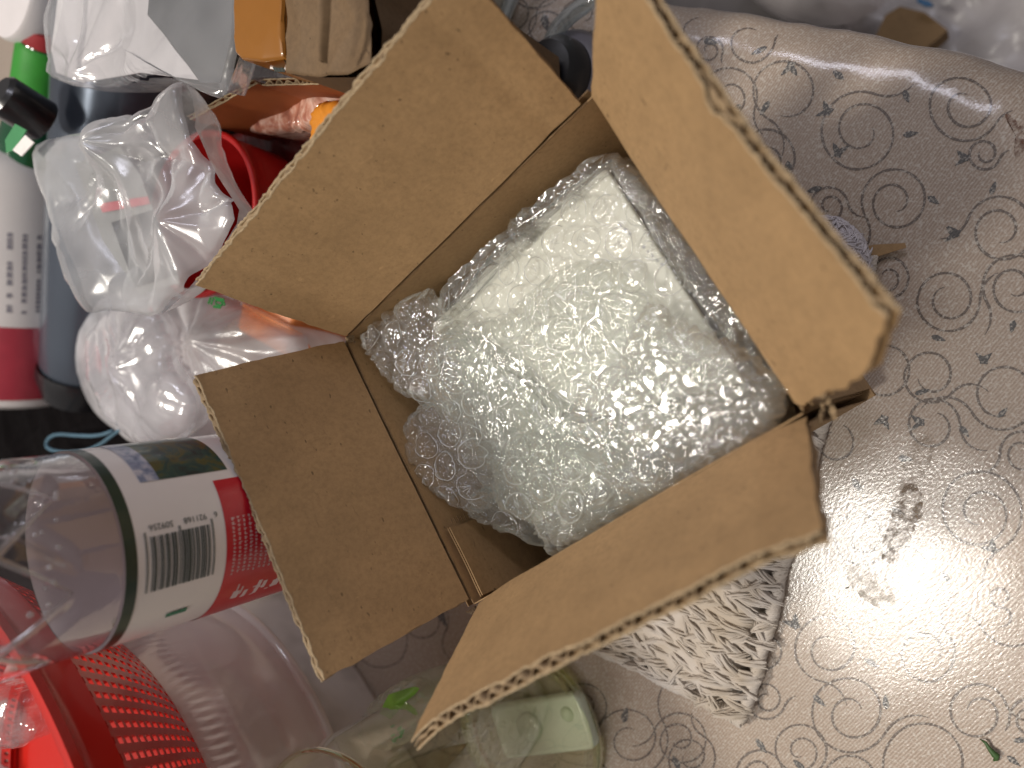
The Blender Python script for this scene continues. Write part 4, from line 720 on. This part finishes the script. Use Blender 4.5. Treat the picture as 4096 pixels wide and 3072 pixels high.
# green bottle, black cap, red tag, bright green strip
pe, pf = P(175, 150, .115), P(120, 640, .10); ax = pf - pe; Ln = np.linalg.norm(ax); gb_ = thing('green_bottle', (pe + pf) / 2 * A(1, 1, 0), 'dark green bottle with a bright green sleeve lying behind the grey flask', 'bottle')
M_dg = solid('green_glass', (.004, .06, .022), .12, .2, 30, .05, coat=.6); M_bg = solid('bright_green', (.035, .26, .03), .4, .1)
MB().lathe([(.0001, 0), (.011, 0), (.012, .002), (.012, .03), (.017, .06), (.0195, .08), (.0195, Ln), (.018, Ln + .004), (.0001, Ln + .004)], pe, 60, axis=ax).build('bottle_body', M_dg, gb_, angle=50)
MB().lathe([(.0125, .004), (.0135, .006), (.0155, .055), (.0150, .057)], pe, 24, axis=ax).build('sleeve', M_bg, gb_, angle=20)
MB().lathe([(.0001, -.007), (.012, -.007), (.0132, -.006), (.0132, .001), (.0125, .003)], pe, 40, axis=ax).build('red_cap', solid('cap_red', (.30, .025, .03), .45), gb_, angle=40)
pg = P(40, 400, .150); ph_ = P(165, 480, .135); ax = ph_ - pg; bcap = thing('black_canister', ph_ * A(1, 1, 0) + ez * .1, 'short black plastic canister in front of the green bottle', 'canister'); MB().lathe([(.0001, -.014), (.009, -.014), (.0110, -.012), (.0115, .009), (.0108, .010), (.0098, .003), (.0001, .002)], (pg + ph_) / 2, 60, axis=ax).build('canister_shell', M_blk, bcap, angle=40)
scrap([(50, 600), (100, 540), (135, 570), (85, 625)], .160, 'tiny pale printed tag below the black canister', 'paper_tag', mat=M_lid, cat='tag'); scrap([(20, 560), (60, 495), (105, 520), (60, 600), (25, 610)], .157, 'green leaf-like plastic scrap below the black canister', 'green_scrap', mat=solid('scrap_leaf', (.06, .25, .10), .5))
# clear jar with white lid in the corner
cj = P(60, 60, .09); cjar = thing('lidded_jar', cj * A(1, 1, 0), 'clear jar with a round white lid in the upper left corner', 'jar')
rj = .030; cj2 = P(50, -60, .13) * A(1, 1, 0); MB().lathe([(.0001, .132), (rj * .96, .132), (rj, .130), (rj, .118), (rj * .98, .117)], cj2, 64).build('jar_lid', solid('lid_white', (.7, .66, .66), .4, .03), cjar, angle=40)
MB().lathe([(rj * 1.0, .116), (rj * 1.3, .108), (rj * 2.0, .095), (rj * 2.2, .08), (rj * 2.2, .01), (rj * 2.1, .001)], cj2, 64).build('jar_wall', film('jar_clear_far', (.45, .55, .50), .12, (.5, .55, .5), .06, .08, .7, 2), cjar)
MB().lathe([(.0001, .084), (rj * 1.95, .080), (rj * 2.1, .07), (rj * 2.1, .004), (.0001, .004)], cj2, 48).build('jar_contents', solid('contents_dark', (.030, .042, .038), .6, .3, 60), cjar)
# zip bags
M_pe4 = film('zip_bag_clear', (.96, .96, .97), .17, (.80, .81, .83), .14, .08, .55, 2.4, wr=(22, .25, .008), milk_noise=12, edge_milk=.3)
card = thing('grey_card', P(560, 700, .13) * A(1, 1, 0), 'grey card with black and red print inside the lower zip bag', 'card')
def sheet(px, z, name, mat, parent, th=.0006, dz_=(0, 0)):
    pts = [P(a, b, z) for a, b in px]; n = len(pts); V = pts + [p - ez * th for p in pts]; return MB().add(V, [tuple(range(n)), tuple(reversed(range(n, 2 * n)))] + [(i, i + n, (i + 1) % n + n, (i + 1) % n) for i in range(n)]).build(name, mat, parent, smooth=False)
sheet([(300, 655), (480, 585), (560, 700), (720, 1130), (560, 1180), (410, 960)], .1315, 'card_front', solid('card_grey', (.26, .26, .25), .6), card)
sheet([(445, 890), (610, 840), (700, 1100), (540, 1150)], .1325, 'black_panel', solid('card_black', (.015, .017, .02), .6), card, .0003); sheet([(395, 815), (590, 785), (600, 815), (410, 850)], .1325, 'red_panel', solid('card_red', (.55, .10, .12), .6), card, .0003)
sack('zip_bag', [(170, 640), (190, 570), (330, 550), (470, 490), (560, 480), (600, 430), (690, 330), (745, 320), (760, 480), (800, 600), (880, 750), (960, 850), (900, 960), (820, 1080), (740, 1180), (620, 1270), (450, 1240), (360, 1250), (300, 1130), (230, 900)], .142, .005, 'creased clear zip bag holding a printed card, in front of the red cup', 'bag', M_pe3, 170, 41, .008, .075, zf=.120, ridges=[(490, 600, 3, .008), (760, 900, 2, .006)], ep=10)
sack('zip_bag', [(240, -250), (220, 100), (192, 240), (205, 310), (330, 355), (450, 350), (570, 315), (660, 300), (760, 330), (840, 385), (880, 390), (915, 290), (955, 150), (955, -250)], .150, .004, 'glossy clear zip bag at the top left above the grey flask', 'bag', M_pe4, 170, 47, .009, .08, zf=.130, ridges=[(370, 320, 3, .004)], ep=10)
scrap([(600, -60), (930, -60), (925, 150), (880, 330), (800, 330), (700, 190), (590, 60)], .1390, 'dark grey card seen through the upper zip bag', 'dark_card', mat=solid('card_dark', (.035, .038, .042), .5), cat='card')
scrap([(240, -80), (610, -80), (600, 60), (700, 200), (800, 320), (560, 290), (330, 330), (225, 290), (205, 200)], .1385, 'soft white paper seen through the left of the upper zip bag', 'white_paper', mat=solid('paper_white_soft', (.60, .57, .57), .6, .06, 15), cat='paper')
# ------------------------------------------------ open carton, packages and cup behind the upper-left flap
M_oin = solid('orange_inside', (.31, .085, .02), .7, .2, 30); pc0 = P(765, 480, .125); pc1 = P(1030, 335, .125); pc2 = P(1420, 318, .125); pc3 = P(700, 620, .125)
cb = thing('open_carton', P(1150, 500, .05) * A(1, 1, 0), 'open carton with an orange-brown inside holding a red cup and sachets', 'carton')
def wall_(a, b, z0, z1, seed, mat, n, parent=cb): A0, B0 = a * A(1, 1, 0) + ez * z1, b * A(1, 1, 0) + ez * z1; dn = A(0, 0, z0 - z1); return board('carton_wall', A0 + dn, B0 + dn, B0, A0, n, parent=parent, seed=seed, jit=(.0003, .0003, 0, .0012), th=.003, mat=mat)
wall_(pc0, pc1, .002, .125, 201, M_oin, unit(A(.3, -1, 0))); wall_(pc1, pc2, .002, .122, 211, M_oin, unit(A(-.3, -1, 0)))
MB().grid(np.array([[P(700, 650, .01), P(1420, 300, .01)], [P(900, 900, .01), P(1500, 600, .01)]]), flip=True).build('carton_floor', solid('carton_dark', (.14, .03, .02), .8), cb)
M_sach = N('sachet_film'); s1 = M_sach.noise(60, 4, .6, dist=1.0); M_sach.set(Base_Color=M_sach.ramp(s1, [(.3, (.16, .03, .025)), (.45, (.5, .22, .15)), (.55, (.75, .5, .4)), (.75, (.8, .66, .6))]), Roughness=.18, Coat_Weight=.6, Normal=M_sach.bump(M_sach.noise(40, 3), .5, .004)); M_sach = M_sach.m
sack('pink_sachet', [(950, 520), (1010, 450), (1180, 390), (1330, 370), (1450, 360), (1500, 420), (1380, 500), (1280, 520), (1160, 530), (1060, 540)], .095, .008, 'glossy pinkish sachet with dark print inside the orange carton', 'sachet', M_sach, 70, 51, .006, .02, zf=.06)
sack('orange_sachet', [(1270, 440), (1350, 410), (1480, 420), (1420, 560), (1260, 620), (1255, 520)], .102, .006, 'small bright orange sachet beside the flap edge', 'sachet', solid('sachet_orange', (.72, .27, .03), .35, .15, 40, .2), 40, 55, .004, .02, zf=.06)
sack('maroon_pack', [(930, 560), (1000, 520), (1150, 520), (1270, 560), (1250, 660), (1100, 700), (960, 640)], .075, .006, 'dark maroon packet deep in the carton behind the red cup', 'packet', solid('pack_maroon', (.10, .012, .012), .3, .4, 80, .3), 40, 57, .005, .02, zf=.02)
# red cup (soft plastic beaker lying on its side)
M_rc = N('red_cup'); M_rc.set(Base_Color=(.50, .012, .012), Roughness=.42, Subsurface_Weight=.1, Subsurface_Radius=(.02, .002, .002), Subsurface_Scale=.1); M_rc = M_rc.m
cpos = P(800, 860, .112) * A(1, 1, 0); CR = .040
rc = thing('red_cup', cpos, 'red soft plastic cup standing between the zip bag and the open carton', 'cup'); ov = lambda th, h: .0022 * np.cos(2 * th + .6) * h / .11
MB().lathe([(.0001, .002), (CR * .70, .002), (CR * .76, .006)] + [(CR * (.76 + .24 * q), .006 + .104 * q) for q in np.linspace(.05, 1, 12)] + [(CR + .0014, .1105), (CR + .0012, .1125), (CR - .0006, .1130), (CR - .0018, .1115)], cpos, 96, fn=ov).build('cup_wall', M_rc, rc); MB().lathe([(CR - .0018, .1115)] + [(CR * (.76 + .24 * q) - .0018, .008 + .103 * q) for q in np.linspace(1, 0, 12)] + [(.0001, .008)], cpos, 96, fn=ov).build('cup_inside', M_rc, rc)
# kraft parcel with orange tape
kp = thing('kraft_parcel', P(1250, 120, .1) * A(1, 1, 0), 'crumpled brown kraft paper parcel with orange tape at the top', 'parcel')
def lump(px, z, puff, name, mat, parent, seed, amp=.006, n=60, crs=.03, zf=.03, foot=.9):
    poly = np.array([P(a, b, z)[:2] for a, b in px]); x, y, r = star_patch(poly, n); c = poly.mean(0); zz = z + puff * np.sqrt(np.clip(1 - r ** 24, 0, 1)) + amp * (fbm(x / .05, y / .05, seed, 2) + (ridge(x / crs, y / crs, seed + 3, 2) - .6) * 1.2)
    mb = MB().grid(np.stack([x, y, zz], -1)); thp = np.linspace(0, 2 * np.pi, 70, endpoint=False); R = star_R(poly, c, thp)
    rings = [np.stack([c[0] + np.cos(thp) * R * (1 - (1 - foot) * q), c[1] + np.sin(thp) * R * (1 - (1 - foot) * q), (z + .0) * (1 - q) + zf * q + 0 * thp], 1) for q in np.linspace(0, 1, 5)]; mb.grid(np.stack(rings), cv=True); return mb.build(name, mat, parent, angle=40)
M_kp = kraft_mat('kraft_paper', (.165, .105, .056), .4); M_tape = solid('orange_tape', (.26, .10, .010), .32, .08, 25, .1, coat=.3)
lump([(1130, -300), (1130, 100), (1135, 240), (1165, 300), (1300, 310), (1420, 310), (1520, 270), (1530, 120), (1500, 0), (1490, -300)], .150, .001, 'paper_body', M_kp, kp, 61, .006); lump([(948, -300), (948, 100), (948, 215), (970, 240), (1060, 250), (1142, 238), (1142, 100), (1140, -300)], .150, .0015, 'orange_tape', M_tape, kp, 64, .002)
rg = [P(1310, -100, .165), P(1325, 100, .165), P(1335, 270, .160)]; mb = MB(); X = np.array([[a + (P(1380, 0, .16) - P(1320, 0, .16)) * s_ * (1 - .75 * i / 2) + ez * (.004 + .003 * math.sin(s_ * 3.1)) for s_ in np.linspace(0, 1, 6)] for i, a in enumerate(rg)]); mb.grid(X); mb.build('paper_fold', M_kp, kp)
tg = thing('barcode_tag', P(1150, 275, .13) * A(1, 1, 0), 'white tag with a barcode sticking out under the kraft parcel', 'tag'); sheet([(1080, 240), (1200, 248), (1225, 280), (1212, 302), (1160, 282), (1080, 275)], .143, 'tag_card', M_lid, tg, .001)
mb = MB()
for i in range(7): p = P(1088 + i * 6, 262, .1436); mb.box((p[0] - .0003, p[1] - .003, .1431), (p[0] + .0002 + .0003 * (i % 2), p[1] + .003, .1434))
mb.build('barcode', M_lk, tg, smooth=False)
lump([(880, 300), (1060, 270), (1330, 300), (1330, 330), (1080, 330), (900, 400)], .085, .004, 'clutter_film', film('grey_film', (.8, .8, .8), .5, (.35, .34, .33), .1, .1, .5, 2, wr=(80, .5, .003)), None, 68, .005, zf=.05)
tag(bpy.data.objects['clutter_film'], 'greyish crumpled plastic film between the parcel and the open carton', 'film'); bpy.data.objects['clutter_film'].name = 'plastic_film'
dk = thing('dark_blue_box', P(1560, 150, .02) * A(1, 1, 0), 'dark box with a blue corner behind the kraft parcel', 'box'); p = P(1560, 180, .07); rrect(MB(), A(p[0] - .01, p[1] + .03, 0), unit(A(.8, -.6, 0)), unit(A(.6, .8, 0)), .022, .05, .004, [(.003, .001), (0, .004), (0, .08), (.003, .083)]).build('box_body', solid('dark_taupe', (.055, .045, .045), .5, .3, 30), dk, angle=50)
p = P(1515, 215, .10); MB().box(tuple(p + A(-.008, -.004, -.02)), tuple(p + A(.008, .012, 0))).build('blue_corner', solid('deep_blue', (.01, .02, .12), .5), dk, smooth=False)
p = P(1650, 20, .05); cm = thing('cream_cup', A(p[0], p[1], 0), 'cream coloured cup behind the upper flap of the box', 'cup'); MB().lathe([(.0001, .002), (.026, .002), (.030, .006), (.034, .09), (.0325, .09), (.029, .01), (.0001, .008)], A(p[0] + .012, p[1] + .018, 0), 64).build('cup_wall', solid('cream_ceramic', (.55, .50, .42), .3, .04, 30, .02, coat=.4), cm, angle=40)
# black round object and tube behind the top corner
p = P(2185, 235, .03); bo = thing('black_dish', A(p[0], p[1], 0), 'black and grey plastic suction dish behind the top corner of the box', 'dish'); cxy = A(p[0] - .004, p[1] - .000, 0)
rr_ = .019; MB().lathe([(rr_ + .004, .003), (rr_ + .005, .006), (rr_ + .002, .012), (rr_ - .003, .014)], cxy, 64).build('grey_ring', solid('grey_rubber', (.16, .15, .17), .4), bo, angle=50)
MB().lathe([(rr_ - .001, .012), (rr_ - .002, .020), (rr_ - .006, .026), (.004, .028), (.0001, .028)], cxy, 64).build('black_knob', M_blk, bo, angle=40)
hs_ = film('hose_clear', (.84, .89, .90), .25, (.6, .68, .7), .06, .12, .7, 1.6)
def hose(px, z, r, lab):
    cp = np.array(px, float)
    for _ in range(3): q_ = [cp[0]]; [q_.extend([.75 * a + .25 * b, .25 * a + .75 * b]) for a, b in zip(cp[:-1], cp[1:])]; q_.append(cp[-1]); cp = np.array(q_)
    tag(MB().tube([P(a, b, z) for a, b in cp], r, 14).build('clear_hose', hs_), lab, 'hose', 'pieces of clear plastic hose')
hose([(2480, -120), (2370, 0), (2280, 60), (2215, 130), (2190, 230)], .016, .0040, 'clear hose running down to the black dish'); hose([(2110, -150), (2050, -10), (2020, 60), (1990, 160)], .012, .0034, 'short clear hose nearest the upper flap corner')

# ================================================================== BELOW THE TABLE EDGE
M_fb = film('floor_bag', (.9, .9, .92), .93, (.78, .74, .74), .35, .06, .3, 3, wr=(12, .4, .02), milk_noise=6)
st = thing('storage_stool', (.27, .14, -.75), 'low dark stool beyond the table edge holding a white bag', 'stool'); MB().box((-.1, .05, -.47), (.75, .9, -.45)).build('stool_top', solid('stool_dark', (.10, .09, .09), .6), st, smooth=False)
for x, y in ((-.06, .09), (.70, .09), (-.06, .85), (.70, .85)): MB().box((x - .02, y - .02, -.75), (x + .02, y + .02, -.47)).build('leg', M_wood, st, smooth=False)
sack('white_bag', [(3250, -350), (3260, -50), (3330, 60), (3450, 160), (3700, 330), (4000, 520), (4300, 700), (4700, 300), (4500, -350)], -.42, .03, 'large rumpled white plastic bag below the corner of the table', 'bag', M_fb, 120, 81, .03, .12, zf=-.449)
sack('white_bag', [(2900, -300), (2960, -60), (3060, 40), (3200, 100), (3400, 120), (3560, 20), (3600, -300)], -.40, .03, 'white rounded plastic bag below the table edge beside the kraft piece', 'bag', M_fb, 80, 85, .02, .1, zf=-.449)
scrap([(3500, 150), (3540, 60), (3600, 25), (3700, 50), (3790, 120), (3740, 165), (3690, 200), (3560, 190)], -.375, 'brown cardboard piece on the white bag below the table edge', 'cardboard_piece', .02, kraft_mat('kraft_far', (.24, .15, .07)), 'cardboard'); scrap([(3670, -10), (3720, 5), (3735, 25), (3700, 25), (3665, 5)], -.36, 'small blue patch on the white bag beyond the table', 'blue_label', .002, solid('blue_far', (.02, .10, .22), .6), 'label')
for o in bpy.data.objects:
    nm = o.name.split('.')[0]
    if o.parent is None and nm == 'zip_bag': o['group'] = 'clear zip bags at the upper left'
    if o.parent is None and nm == 'white_bag': o['group'] = 'white plastic bags below the table edge'
    if '_o' in o: del o['_o']
